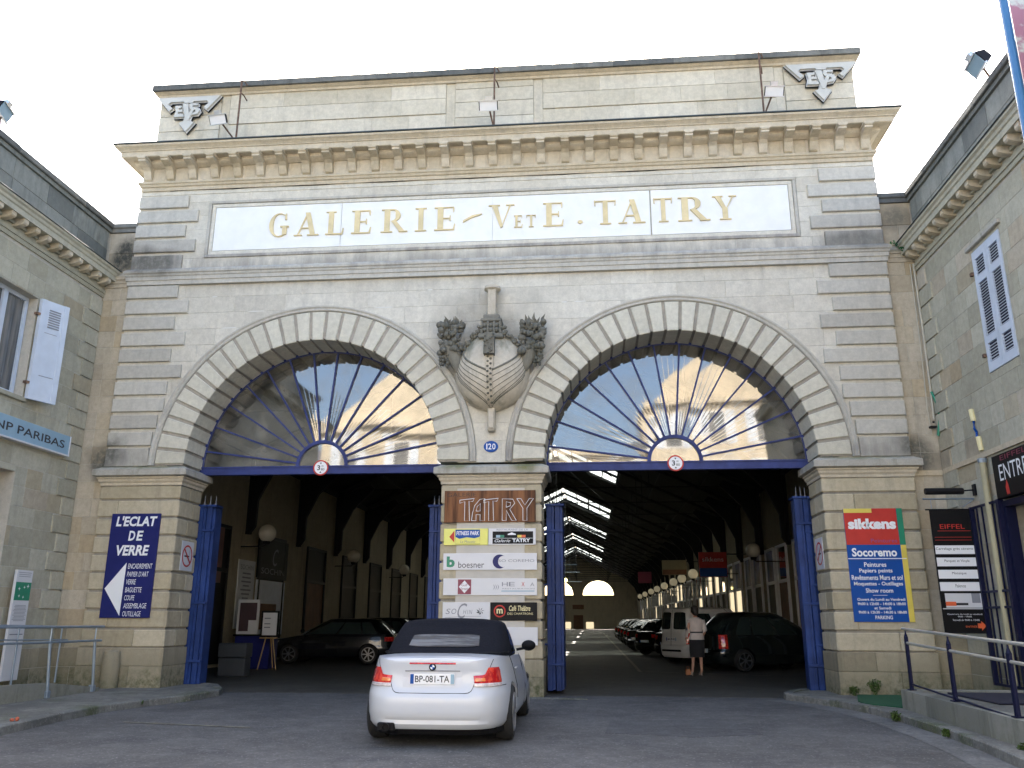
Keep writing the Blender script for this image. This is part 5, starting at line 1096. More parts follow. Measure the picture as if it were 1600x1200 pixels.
# end wall with two bright lunettes
m = MB(); ey = Y1; o = [(-HX, 0), (HX, 0), (HX, HE), (0, HR), (-HX, HE)]
for cx in (-3.2, 3.22): pass
def endwall():
    m = MB(); m.box(-HX, HX, ey, ey + .4, 0, 5.15)
    for cx0, cx1, c in ((-HX, 0, -3.2), (0, HX, 3.22)):
        N = 20; arc = [(c + 2.46 * math.cos(math.pi * k / N), 5.15 + 2.3 * math.sin(math.pi * k / N)) for k in range(N + 1)]
        poly_ = [(cx1, 5.15)] + arc + [(cx0, 5.15)] + ([(cx0, HE), (cx1, HR)] if cx0 < 0 else [(cx0, HR), (cx1, HE)])
        m.prism(poly_, lambda p, q, d: (p, d, q), ey, ey + .4)
    return m
build('end_wall', endwall(), stone('end_wall_render', (.42, .37, .27), (.5, .45, .34), df=.3), hall)
for cx in (-3.2, 3.22):
    m = MB(); m.box(cx - 1.1, cx - .2 + .9, ey - .06, ey - .002, 0.0, 3.0); 
m = MB(); m.box(-.75, .75, ey - .05, ey - .002, 0, 2.1); m.box(-.9, .9, ey - .05, ey - .002, 3.0, 3.7); build('end_door', m, BROWN, hall)
m = MB(); [m.box(a, b, ey - .06, ey - .001, .05, 1.05) for a, b in ((-2.3, -1.2), (1.2, 2.4))]; build('end_low_window', m, LITW, hall)
# shop fronts along both hall walls
POST = paint('blue_poster', (.035, .06, .16), .4, var=.95, scale=1.3)
def shopfront(s, y0, y1, kind, idx):
    F = (lambda u, v, nn: (HX - nn, u, v)) if s > 0 else (lambda u, v, nn: (-HX + nn, u, v))
    m = MB(); fbox(m, F, y0, y1, .15, 4.2, .0, .05); fr = MB()
    for a, b, c, d in ((y0, y0 + .08, .1, 4.2), (y1 - .08, y1, .1, 4.2), (y0 + .08, y1 - .08, 4.1, 4.2), (y0 + .08, y1 - .08, 2.78, 2.9)): fbox(fr, F, a, b, c, d, .001, .09)
    o = build('shop_window', fr, WHITEP if s > 0 else BLACKI, hall)
    mat = {0: WGL, 1: LITW, 2: BROWN, 3: BLACKS}[kind]
    build('lower_pane', fbox(MB(), F, y0 + .08, y1 - .08, .1, 2.78, .001, .03), BLACKS if kind == 0 else mat, o)
    build('upper_pane', fbox(MB(), F, y0 + .08, y1 - .08, 2.9, 4.1, .001, .03), (POST if idx < 5 and idx % 3 != 2 else [WGL, POST, LITW, WGL][idx % 4] if idx > 5 else WGL) if s > 0 else BLACKS, o)
for i in range(22):
    yb = 5.5 + 4.95 * i
    if i >= 1 or True:
        shopfront(1, yb + .55, yb + 2.3, (0, 0, 2, 0, 1, 0, 0, 1)[i % 8] if i > 1 else 0, i)
        if i < 16: shopfront(1, yb + 2.75, yb + 4.4, (0, 2, 0, 0, 1, 0)[i % 6], i + 1)
    if i < 12: shopfront(-1, yb + 1.2, yb + 3.6, (3, 3, 2, 3, 0, 3)[i % 6] if i not in (0,) else 3, i)
# lamps
def globe(s, y, x, z, i):
    ap = {0: 'nearest the gate', 1: 'second from the gate', 2: 'third from the gate'}.get(i, None)
    side = 'right' if s > 0 else 'left'
    ap = ap or ('fourth', 'fifth', 'sixth', 'seventh', 'eighth', 'ninth', 'tenth', 'farthest')[i - 3] + ' from the gate'; lab = 'opal globe wall lamp on the %s hall wall, %s' % (side, ap)
    g = thing('globe_lamp', lab, 'lamp', (s * x, y, z), 'opal globe lamps on the hall walls')
    m = MB(); m.sphere((s * x, y, z), .29, 18, 12); build('globe', m, OPALW if s > 0 and i > 2 else OPAL, g, smooth=True)
    m = MB(); m.lathe([(.10, z - .36), (.12, z - .27), (.13, z - .25)], (s * x, y, 0), 'z', 10); m.tube([(s * x, y, z - .34), (s * (x + .1), y, z - .42), (s * HX, y, z - .42)], .022, 6); build('arm', m, BLACKI, g)
for i, y in enumerate([7.5, 17.3, 26.8, 35.6, 42., 48., 56, 64, 72, 82, 92]): globe(1, y, 8.3 if i < 2 else 8.1, 3.8 if i < 1 else 4.0 + .02 * i, i)
for i, y in enumerate([10.1, 20.5, 31]): globe(-1, y, 8.45, 4.08, i)
for i, (y, z) in enumerate([(58, 5.2), (74, 5.4), (92, 5.2)]):
    g = thing('pendant_lamp', 'lit pendant lamp hanging on a bar in the middle of the hall, %s' % ('nearest', 'middle one', 'farthest')[i], 'lamp', (-.6, y, z), 'pendant lamps')
    m = MB(); m.tube([(-1.9, y, z + .8), (.9, y, z + .8)], .05, 6); m.tube([(-.6, y, z + .8), (-.6, y, z + .2)], .02, 5); m.tube([(-.6, y, z + .8), (-.6, y, 9.)], .015, 5); build('bar', m, GALV, g)
    m = MB(); m.sphere((-.6, y, z), .2, 10, 8); build('bulb', m, LITL, g)
# hanging signs in the hall
def hang(label, x, y, z0, z1, w_, mats, txt, c):
    t = thing('hanging_sign', label, 'sign', (x, y, z0), 'hanging signs in the hall'); F = lambda u, v, nn: (x - w_ / 2 + u, y - nn, v); h = z1 - z0
    m = MB(); fbox(m, F, 0, w_, z0, z1, -.1, .0, .01); build('box', m, mats[0], t)
    if len(mats) > 1: fbox_ = fbox(MB(), F, .02, w_ - .02, z0 + .02, z0 + h * .36, .001, .004); build('lower_field', fbox_, mats[1], t)
    if txt: text(txt, F, w_ * .12, w_ * .88, z0 + h * .62, z0 + h * .8, .006, c, t)
    m = MB(); m.tube([(x + w_ / 2, y - .05, z1 - .1), (HX, y - .05, z1 - .1)], .03, 6); build('arm', m, BLACKI, t)
hang('red and blue sikkens hanging sign on the right side of the hall', 7.75, 24.5, 3.35, 4.5, 1.3, [RED, SBLUE], 'sikkens', WTEXT)
hang('pale framed hanging sign farther down the right side of the hall', 7.2, 37.5, 4.1, 5.0, 1.5, [paint('dull_cream', (.22, .19, .11), .6), BROWN], '', BTEXT)
hang('small red hanging sign far down the right side of the hall', 6.9, 62, 4.6, 5.6, 1.2, [MAROON], '', WTEXT)
# left hall wall boards
FLh = lambda u, v, nn: (-HX + nn, u, v)
t = board('pink_shop_board', 'dull pink shop board just inside the left gate', FLh, 5.6, 8.6, 2.45, 4.2, .02, .08, paint('dull_pink', (.22, .11, .09), .6)); text('r', FLh, 7.6, 7.95, 3.5, 3.9, .082, WTEXT, t); text('nt', FLh, 7.3, 7.8, 2.7, 2.95, .082, WTEXT, t)
t = board('price_board', 'tall narrow white board with rows of small print inside the left gate', FLh, 9.95, 11.3, 1.1, 3.25, .02, .06, paint('grey_white_board', (.60, .61, .62), .6)); text('SOCHIN', FLh, 10.1, 11.15, 2.95, 3.1, .062, GTEXT, t); lines(t, FLh, 10.2, 11.05, [(2.8 - .13 * i, .05) for i in range(10)], .061, GTEXT, .2)
t = board('art_shop_window_board', 'dark board with white crescent over a white poster on the left hall wall', FLh, 11.5, 14.3, 2.75, 4.1, .02, .08, BLACKS); text('C', FLh, 12.8, 13.3, 3.2, 3.8, .082, GTEXT, t, shear=.3); text('SOCHIN', FLh, 11.8, 14.0, 2.9, 3.1, .082, GTEXT, t)
t = board('white_poster', 'large white poster with brown picture below the dark crescent board', FLh, 11.55, 14.25, .85, 2.68, .02, .06, paint('poster_white', (.62, .66, .72), .6)); flat(t, FLh, 11.9, 13.5, 1.05, 1.9, .061, BROWN, 'picture'); flat(t, FLh, 12.6, 14.0, .95, 1.4, .0625, GTEXT, 'picture')
# cabinet, framed menu, easel
t = thing('dark_cabinet', 'dark blue covered cabinet standing inside the left gate', 'cabinet', (-7.9, 8.3, 0)); m = MB(); m.cbox(-8.4, -7.35, 8.1, 8.8, .004, .92, .02); build('body', m, NAVY, t); m = MB(); m.cbox(-8.45, -7.3, 8.05, 8.85, .921, .96, .01); build('top', m, BLACKS, t)
FM = lambda u, v, nn: (-8.45 + u, 8.3 - nn, v)
t = board('framed_menu', 'white framed menu board leaning above the dark cabinet', FM, 0, .66, .965, 1.95, 0, .05, PANEL, 'menu board'); flat(t, FM, .07, .59, 1.05, 1.86, .051, paint('dim_print', (.07, .04, .05), .5), 'dark_print'); flat(t, FM, .36, .62, 1.0, 1.36, .053, PANEL, 'paper_slip')
FE2 = lambda u, v, nn: (-7.5 + u, 7.7 - nn, v)
t = thing('easel', 'wooden easel with a small white framed notice inside the left gate', 'easel', (-7.2, 7.9, 0)); m = MB(); [m.tube([(-7.22 + d, 7.72 + e, 1.0), (-7.22 + d * 3.4, 7.68 + e * 6, .0)], .018, 6) for d, e in ((-.08, 0), (.08, 0), (0, .08))]; m.cbox(-7.48, -6.96, 7.62, 7.72, .86, .89, .004); build('legs', m, paint('beech', (.40, .26, .12), .6), t)
build('frame', fbox(MB(), FE2, .02, .54, .9, 1.62, 0, .03), BLACKS, t); build('notice', fbox(MB(), FE2, .07, .49, .95, 1.57, .031, .035), PANEL, t); lines(t, FE2, .12, .3, [(1.4, .03), (1.25, .03), (1.15, .03)], .036, GTEXT)
t = thing('hose_reel_stand', 'low grey stand just inside the left gate', 'stand', (-7.6, 4.5, 0)); m = MB(); m.cbox(-7.45, -6.75, 4.9, 5.3, .004, .45, .02); m.cbox(-7.47, -6.73, 4.88, 5.32, .46, .80, .02); build('body', m, paint('grey_stand', (.05, .055, .06), .6), t)
# floor markings
m = MB()
def mark(p, q, w_=.1):
    p, q = Vector(p), Vector(q); t_ = (q - p).normalized(); nn = Vector((-t_.y, t_.x)) * w_ / 2
    m.add([(*(p - nn), .008), (*(q - nn), .008), (*(q + nn), .008), (*(p + nn), .008)], [(0, 1, 2, 3)])
mark((3.31, 14.8), (3.29, 8.4)); mark((3.29, 8.4), (6.6, 7.0)); mark((3.3, 14.8), (3.3, 90)); mark((-3.3, 9), (-3.3, 90)); mark((-4.6, -4.6), (-2.6, -5.0), .06)
mk = build('bay_markings', m, paint('worn_road_paint', (.19, .18, .13), .8, var=.5, scale=6)); mk['kind'] = 'structure'

# ------------------------------------------------------------------ vehicles
def interp(tab, x):
    if x <= tab[0][0]: return tab[0][1]
    for (a, p), (b, q) in zip(tab, tab[1:]):
        if x <= b: f = (x - a) / (b - a); f = f * f * (3 - 2 * f) * .5 + f * .5; return p + (q - p) * f
    return tab[-1][1]
class Car:
    def __init__(s, name, label, L, W, z0, deck, wf, ri, fi, paint_, n=5., group=None, wheels=(-1.3, 1.32), wr=.315):
        s.L, s.W, s.z0, s.deck, s.wf, s.ri, s.fi, s.n, s.mat = L, W, z0, deck, wf, ri, fi, n, paint_
        s.t = thing(name, label, 'car', (0, 0, 0), group); s.wx, s.wr = wheels, wr
        N = 112; lv = [0, .03, .08, .14, .2, .28, .36, .44, .5, .56, .62, .7, .78, .86, .93, .97, 1.0]; vs, fs = [], []
        for v in lv:
            for k in range(N): vs.append(s.P(2 * math.pi * k / N, v))
        for i in range(len(lv) - 1):
            for k in range(N): fs.append((i * N + k, i * N + (k + 1) % N, (i + 1) * N + (k + 1) % N, (i + 1) * N + k))
        ss = [.97, .9, .75, .5, 0, -.5, -.75, -.9, -.97]; base = len(vs); top = (len(lv) - 1) * N; cols = []
        for k in range(N // 2 + 1):
            p = s.P(2 * math.pi * k / N, 1.0); c_ = [top + k]
            if 0 < k < N // 2:
                for q in ss: vs.append((p[0], p[1] * q, interp(s.deck, p[0]) - .03 * q ** 4)); c_.append(len(vs) - 1)
            else: c_ += [top + k] * len(ss)
            c_.append(top + (N - k) % N); cols.append(c_)
        for a, b in zip(cols, cols[1:]):
            for i in range(len(a) - 1):
                f = []
                for q in (a[i], b[i], b[i + 1], a[i + 1]):
                    if q not in f: f.append(q)
                if len(f) > 2: fs.append(tuple(f))
        fs.append(tuple(range(N))[::-1])
        m = MB().add(vs, fs); o = build('body', m, paint_, s.t, smooth=False); s.body = o
        cm = MB()
        for x in wheels:
            for sg in (-1, 1): cm.lathe([(wr + .035, sg * (W / 2 - .27)), (wr + .035, sg * (W / 2 + .2))], (x, 0, wr), 'y', 36)
        co = build('cutter', cm, PLAST, s.t); md = o.modifiers.new('arches', 'BOOLEAN'); md.object = co; md.operation = 'DIFFERENCE'; md.solver = 'EXACT'
        dg = bpy.context.evaluated_depsgraph_get(); me = bpy.data.meshes.new_from_object(o.evaluated_get(dg)); o.modifiers.clear(); o.data = me; bpy.data.objects.remove(co)
        me.materials.clear(); me.materials.append(paint_); me.polygons.foreach_set('use_smooth', [True] * len(me.polygons)); me.polygons.foreach_set('material_index', [0] * len(me.polygons)); me.set_sharp_from_angle(angle=R(35))
        build('wheel_well', (lambda m: [m.box(x - .36, x + .36, -W / 2 + .2, W / 2 - .2, s.z0 + .0, .66) for x in wheels] and m)(MB()), PLAST, s.t)
        for x in wheels:
            for sg in (-1, 1): s.wheel(x, sg)
    def ab(s, v): return s.L / 2 - interp(s.ri, v), s.L / 2 - interp(s.fi, v), s.W / 2 * interp(s.wf, v)
    def P(s, t, v, off=0.):
        ar, af, b = s.ab(v); c, d = math.cos(t), math.sin(t); e = 2 / s.n
        x = (af if c > 0 else -ar) * abs(c) ** e; y = (1 if d > 0 else -1) * b * abs(d) ** e
        zs = interp(s.deck, x) - .03; z = s.z0 + (zs - s.z0) * v
        if off: l = math.hypot(c, d * 1.3); x += off * c / l; y += off * d * 1.3 / l
        return (x, y, z)
    def rear(s, y, z, off=.006):
        zs = s.deck[0][1] - .03
        for _ in range(4):
            v = max(0, min(1, (z - s.z0) / (zs - s.z0))); ar, af, b = s.ab(v); q = min(.9995, abs(y / b)); x = -ar * (1 - q ** s.n) ** (1 / s.n); zs = interp(s.deck, x) - .03
        return (x - off, y * (1 + off * .5), z)
    def sidep(s, x, z, sg, off=.004):
        zs = interp(s.deck, x) - .03; v = max(0, min(1, (z - s.z0) / (zs - s.z0))); ar, af, b = s.ab(v); a = af if x > 0 else ar; q = min(.9995, abs(x) / a)
        return (x, sg * (b * (1 - q ** s.n) ** (1 / s.n) + off), z)
    def seam(s, pts, nm='panel_gap', r=.004, mat=None):
        m = MB(); m.tube(pts, r, 4); return build(nm, m, mat or BLACKS, s.t)
    def lamp(s, t0, t1, lo, hi, mat, nm='tail_light', off=.012, sg=1, parent=None, front=False):
        m = MB(); A, B = 12, 5; vs = []
        for i in range(A + 1):
            f = i / A; t = R(t0 + (t1 - t0) * f); 
            for j in range(B + 1):
                z = lo(f) + (hi(f) - lo(f)) * j / B; zs = (s.deck[-1] if front else s.deck[0])[1]
                tt = (t if front else math.pi - t); 
                for _ in range(3): v = max(0, min(1, (z - s.z0) / (zs - .03 - s.z0))); p = s.P(tt, v); zs = interp(s.deck, p[0])
                bul = off * min(1, 4 * f * (1 - f) + .55) * (1 if 0 < j < B else .5); p = s.P(tt, v, bul); vs.append((p[0], p[1] * sg, z))
        m.add(vs, [(i * (B + 1) + j, i * (B + 1) + j + 1, (i + 1) * (B + 1) + j + 1, (i + 1) * (B + 1) + j) for i in range(A) for j in range(B)])
        return build(nm, m, mat, parent or s.t, smooth=True)
    def wheel(s, x, sg, spokes=7):
        w = s.W / 2; r = s.wr; yo, yi = sg * (w - .02), sg * (w - .22)
        m = MB(); m.lathe([(r * .68, yo - sg * .0), (r * .9, yo + sg * .006), (r * .985, yo - sg * .02), (r, yo - sg * .05), (r, yi + sg * .05), (r * .97, yi), (r * .6, yi)], (x, 0, r), 'y', 32)
        wh = build('wheel', m, RUBB, s.t, smooth=True)
        m = MB(); N = 28; pf = [(r * .72, .004), (r * .70, .014), (r * .66, .014), (r * .64, .004)]; vs = [(x + q * math.cos(2 * math.pi * k / N), yo + sg * h, r + q * math.sin(2 * math.pi * k / N)) for q, h in pf for k in range(N)]; m.add(vs, [(i * N + k, i * N + (k + 1) % N, (i + 1) * N + (k + 1) % N, (i + 1) * N + k) for i in range(3) for k in range(N)]); m.lathe([(.055, yo + sg * .012), (.05, yo + sg * .0)], (x, 0, r), 'y', 12)
        for k in range(spokes):
            a = 2 * math.pi * k / spokes; ca, sa = math.cos(a), math.sin(a)
            vs = [(x + ca * q - sa * t_, yo + sg * d, r + sa * q + ca * t_) for q, tw in ((.035, .014), (r * .66, .022)) for t_ in (-tw, tw) for d in (.011, .002)]
            m.add(vs, [(0, 2, 6, 4), (1, 5, 7, 3), (0, 4, 5, 1), (2, 3, 7, 6)])
        build('rim', m, ALLOY, wh); build('hub_back', (lambda m: m.lathe([(r * .64, yo + sg * .003), (r * .64, yo - sg * .02)], (x, 0, r), 'y', 20))(MB()), BLACKS, wh)
    def cabin(s, base, roof, zb, zt, wb, wt, mat, n=4., nm='cabin', bulge=.03):
        s.cb = (base, roof, zb, zt, wb, wt, n, bulge); N = 72; lv = [i / 8 for i in range(9)]; vs, fs = [], []
        for v in lv: vs += [s.C(2 * math.pi * k / N, v) for k in range(N)]
        for i in range(8):
            for k in range(N): fs.append((i * N + k, i * N + (k + 1) % N, (i + 1) * N + (k + 1) % N, (i + 1) * N + k))
        b0 = 8 * N; rings = [b0]
        cx = (roof[0] + roof[1]) / 2
        for f, dz in ((.93, .028), (.8, .045), (.55, .06), (.25, .068)):
            st = len(vs); vs += [(cx + (p[0] - cx) * f, p[1] * f, p[2] + dz) for p in [s.C(2 * math.pi * k / N, 1.) for k in range(N)]]; rings.append(st)
        for a, b in zip(rings, rings[1:]): fs += [(a + k, a + (k + 1) % N, b + (k + 1) % N, b + k) for k in range(N)]
        vs.append((cx, 0, (zt if not isinstance(zt, (tuple, list)) else zt[0]) + .07)); fs += [(rings[-1] + k, rings[-1] + (k + 1) % N, len(vs) - 1) for k in range(N)]
        return build(nm, MB().add(vs, fs), mat, s.t, smooth=True)
    def Cab(s, v):
        base, roof, zb, zt, wb, wt, n, bu = s.cb; e = v; k = bu * math.sin(math.pi * v)
        x0 = base[0] + (roof[0] - base[0]) * e - k; x1 = base[1] + (roof[1] - base[1]) * e + k; return (x0 + x1) / 2, (x1 - x0) / 2, wb + (wt - wb) * e + k * .5, zb + (zt - zb) * v
    def C(s, t, v):
        xc, a, b, z = s.Cab(v); n = s.cb[6]; c, d = math.cos(t), math.sin(t)
        return (xc + (1 if c > 0 else -1) * a * abs(c) ** (2 / n), (1 if d > 0 else -1) * b * abs(d) ** (2 / n), z)
    def glass(s, nm, which, q0, q1, v0, v1, mat, rnd_=0., off=.008):
        A, B = 10, 6; vs = []
        for i in range(A + 1):
            f = i / A; q = q0(0) + (q1(0) - q0(0)) * f if callable(q0) else q0 + (q1 - q0) * f
            for j in range(B + 1):
                g = j / B; va, vb = (v0(f) if callable(v0) else v0), (v1(f) if callable(v1) else v1)
                e = rnd_ * (1 - min(1, 4 * f * (1 - f) * 2.2)); v = va + e + (vb - va - 2 * e) * g; xc, a, b, z = s.Cab(v); n = s.cb[6]
                if which == 'rear': vs.append((xc - a * (1 - min(.999, abs(q)) ** n) ** (1 / n) - off, b * q, z + off * .5))
                elif which == 'front': vs.append((xc + a * (1 - min(.999, abs(q)) ** n) ** (1 / n) + off, b * q, z + off * .5))
                else: sg = 1 if which == 'left' else -1; vs.append((xc + a * q, sg * (b * (1 - min(.999, abs(q)) ** n) ** (1 / n) + off), z))
        return build(nm, MB().add(vs, [(i * (B + 1) + j, i * (B + 1) + j + 1, (i + 1) * (B + 1) + j + 1, (i + 1) * (B + 1) + j) for i in range(A) for j in range(B)]), mat, s.t, smooth=True)
    def mirror(s, x, z, mat, w=None):
        w = (w or s.W / 2)
        for sg in (-1, 1):
            m = MB(); m.sphere((x, sg * (w + .10), z), .105, 14, 9, .72, .62, 1.0); m.tube([(x + .02, sg * (w - .08), z - .06), (x + .02, sg * (w + .03), z - .04)], .022, 6); build('door_mirror', m, mat, s.t, smooth=True)
    def plate(s, x, y, z, w_, h, txt, tilt=0.):
        F = lambda u, v, nn: (x - nn, -(u) + y, z + v); p = build('number_plate', fbox(MB(), F, -w_ / 2, w_ / 2, -h / 2, h / 2, 0, .012, .002), WTEXT, s.t)
        build('blue_band', fbox(MB(), F, -w_ / 2 + .004, -w_ / 2 + .045, -h / 2 + .004, h / 2 - .004, .0125, .0135), SBLUE, p); build('blue_band', fbox(MB(), F, w_ / 2 - .045, w_ / 2 - .004, -h / 2 + .004, h / 2 - .004, .0125, .0135), LBLUE, p)
        if txt: text(txt, F, -w_ / 2 + .06, w_ / 2 - .06, -h * .32, h * .32, .0135, BTEXT, p, bold=.012)
    def place(s, x, y, rz): s.t.location = (x, y, .004); s.t.rotation_euler.z = rz

# the white convertible
bmw = Car('convertible_car', 'white convertible with closed dark soft top, seen from behind before the middle pier', 4.36, 1.79, .19,
    [(-2.18, .925), (-2.10, .965), (-1.98, .985), (-1.6, 1.0), (-1.2, .985), (0, .955), (.7, .935), (1.4, .875), (1.9, .76), (2.18, .60)],
    [(0, .915), (.06, .97), (.2, .99), (.38, 1.0), (.5, .995), (.62, .975), (.8, .94), (.95, .90), (1, .88)],
    [(0, .09), (.05, .045), (.12, .03), (.155, .05), (.19, .012), (.4, .0), (.5, .008), (.54, .03), (.6, .055), (.8, .075), (.93, .06), (1, .055)],
    [(0, .1), (.15, .02), (.4, 0), (.7, .05), (1, .3)], CARW, wheels=(-1.30, 1.36), wr=.315)
bmw.cabin((-1.58, .62), (-.80, .02), .94, 1.345, .79, .665, FABR, n=4.6, nm='soft_top', bulge=.035)
bmw.glass('rear_window', 'rear', -.58, .58, .31, .66, SGL, .03, .010)
for w_ in ('left', 'right'): bmw.glass('side_window', w_, -.12, .9, .06, lambda f: .80 - .0 * f, DGL)
bmw.glass('windscreen', 'front', -.9, .9, .05, .92, DGL)
m = MB(); m.tube([bmw.C(R(a), .0)[:2] + (1.0,) for a in range(100, 261, 8)], .012, 5); build('roof_seal', m, BLACKS, bmw.t)
for sg in (-1, 1):
    L0 = bmw.lamp(24, 11.5 if False else 3.2, lambda f: .675, lambda f: .865 - (.0 if f < .45 else .075 * min(1, (f - .45) / .2)) - .02 * f, TAILR, sg=sg) if False else None
    lo = lambda f: .69; hi = lambda f: .858 - .078 * max(0, min(1, (f - .52) / .16)) - .03 * max(0, f - .7)
    L0 = bmw.lamp(48, 13.5, lo, hi, TAILR, sg=sg, off=.020)
    bmw.lamp(47, 13.2, lambda f: .648, lambda f: .690, TAILW, 'reversing_lens', .019, sg, L0)
    bmw.lamp(25, 14.5, lambda f: .702, lambda f: .757 - .01 * f, TAILO, 'indicator_lens', .0225, sg, L0)
    bmw.seam([bmw.rear(sg * y, z, .003) for y, z in ((.68, .945), (.665, .90), (.65, .86), (.64, .78), (.52, .765), (.49, .70), (.47, .64), (.45, .605), (.42, .588), (.38, .582), (0, .580))])
    bmw.seam([bmw.sidep(x, z, sg) for x, z in ((-.95, .95), (-.93, .85), (-.90, .6), (-.92, .45))]); bmw.seam([bmw.sidep(x, z, sg) for x, z in ((.52, .93), (.5, .8), (.45, .5), (.45, .25))])
    bmw.seam([bmw.P(math.pi - R(a), .60)[:1] + (sg * bmw.P(math.pi - R(a), .60, .004)[1], .655) for a in (44, 50, 56)])
    m = MB(); m.tube([bmw.sidep(-.80, .80, sg, .02), bmw.sidep(-.70, .805, sg, .035), bmw.sidep(-.60, .80, sg, .02)], .014, 6); build('door_handle', m, CARW, bmw.t, smooth=True)
bmw.mirror(.56, 1.035, PLAST, .84)
bmw.seam([bmw.rear(y, .302, .001) for y in [(-.72 + .06 * i) for i in range(25)]], 'bumper_crease', .006, CARW)
m = MB(); vs = []
for y in [-.80 + .08 * i for i in range(21)]:
    p = bmw.rear(y, .21, -.03); vs += [(p[0], y, .225), (p[0] + .05, y, .13), (p[0] + .4, y, .13)]
build('diffuser', m.add(vs, [(i * 3 + j, i * 3 + j + 1, i * 3 + j + 4, i * 3 + j + 3) for i in range(20) for j in (0, 1)]), PLAST, bmw.t)
build('plate_recess', (lambda m: m.add([bmw.rear(y, z, .002) for z in (.645, .70, .75, .815) for y in (-.34, -.17, 0, .17, .34)], [(r * 5 + c, r * 5 + c + 1, r * 5 + c + 6, r * 5 + c + 5) for r in range(3) for c in range(4)]))(MB()), paint('recess_white_paint', (.56, .58, .62), .35), bmw.t)
xr = bmw.rear(0, .73)[0]; bmw.plate(xr - .002, -.0, .735, .52, .115, 'BP-081-TA')
m = MB(); m.tube([bmw.rear(y, .822, .006) for y in (-.32, -.1, .1, .32)], .008, 5); build('boot_handle', m, paint('grey_plastic', (.25, .26, .28), .4), bmw.t)
bmw.seam([bmw.rear(y, .905, .004) for y in (-.27, -.1, .1, .27)], 'third_brake_light', .010, TAILR)
F = lambda u, v, nn: (bmw.rear(0, .865)[0] - nn, -u, .865 + v)
m = MB(); m.lathe([(.041, 0), (.041, .008), (.035, .010)], (0, 0, 0), 'x', 22); m.v = [(bmw.rear(0, .865)[0] - x, y, z + .865) for x, y, z in m.v]; bd = build('round_badge', m, BLACKS, bmw.t)
for q in range(4):
    m = MB(); pts = [(0, 0)] + [(.026 * math.cos(R(a + 90 * q)), .026 * math.sin(R(a + 90 * q))) for a in range(0, 91, 15)]; m.prism(pts, lambda p, q_, d: F(p, q_, d), .0105, .012); build('badge_quarter', m, WTEXT if q % 2 == 0 else SBLUE, bd)
m = MB(); m.lathe([(.045, 0), (.045, -.06), (.036, -.06), (.034, 0.1)], (-2.12, .52, .215), 'x', 14); build('exhaust', m, PLAST, bmw.t)
m = MB(); m.cbox(-2.15, -2.0, .42, .62, .17, .262, .012); build('exhaust_cutout', m, PLAST, bmw.t)
bmw.place(.10, -4.42, R(90.4))

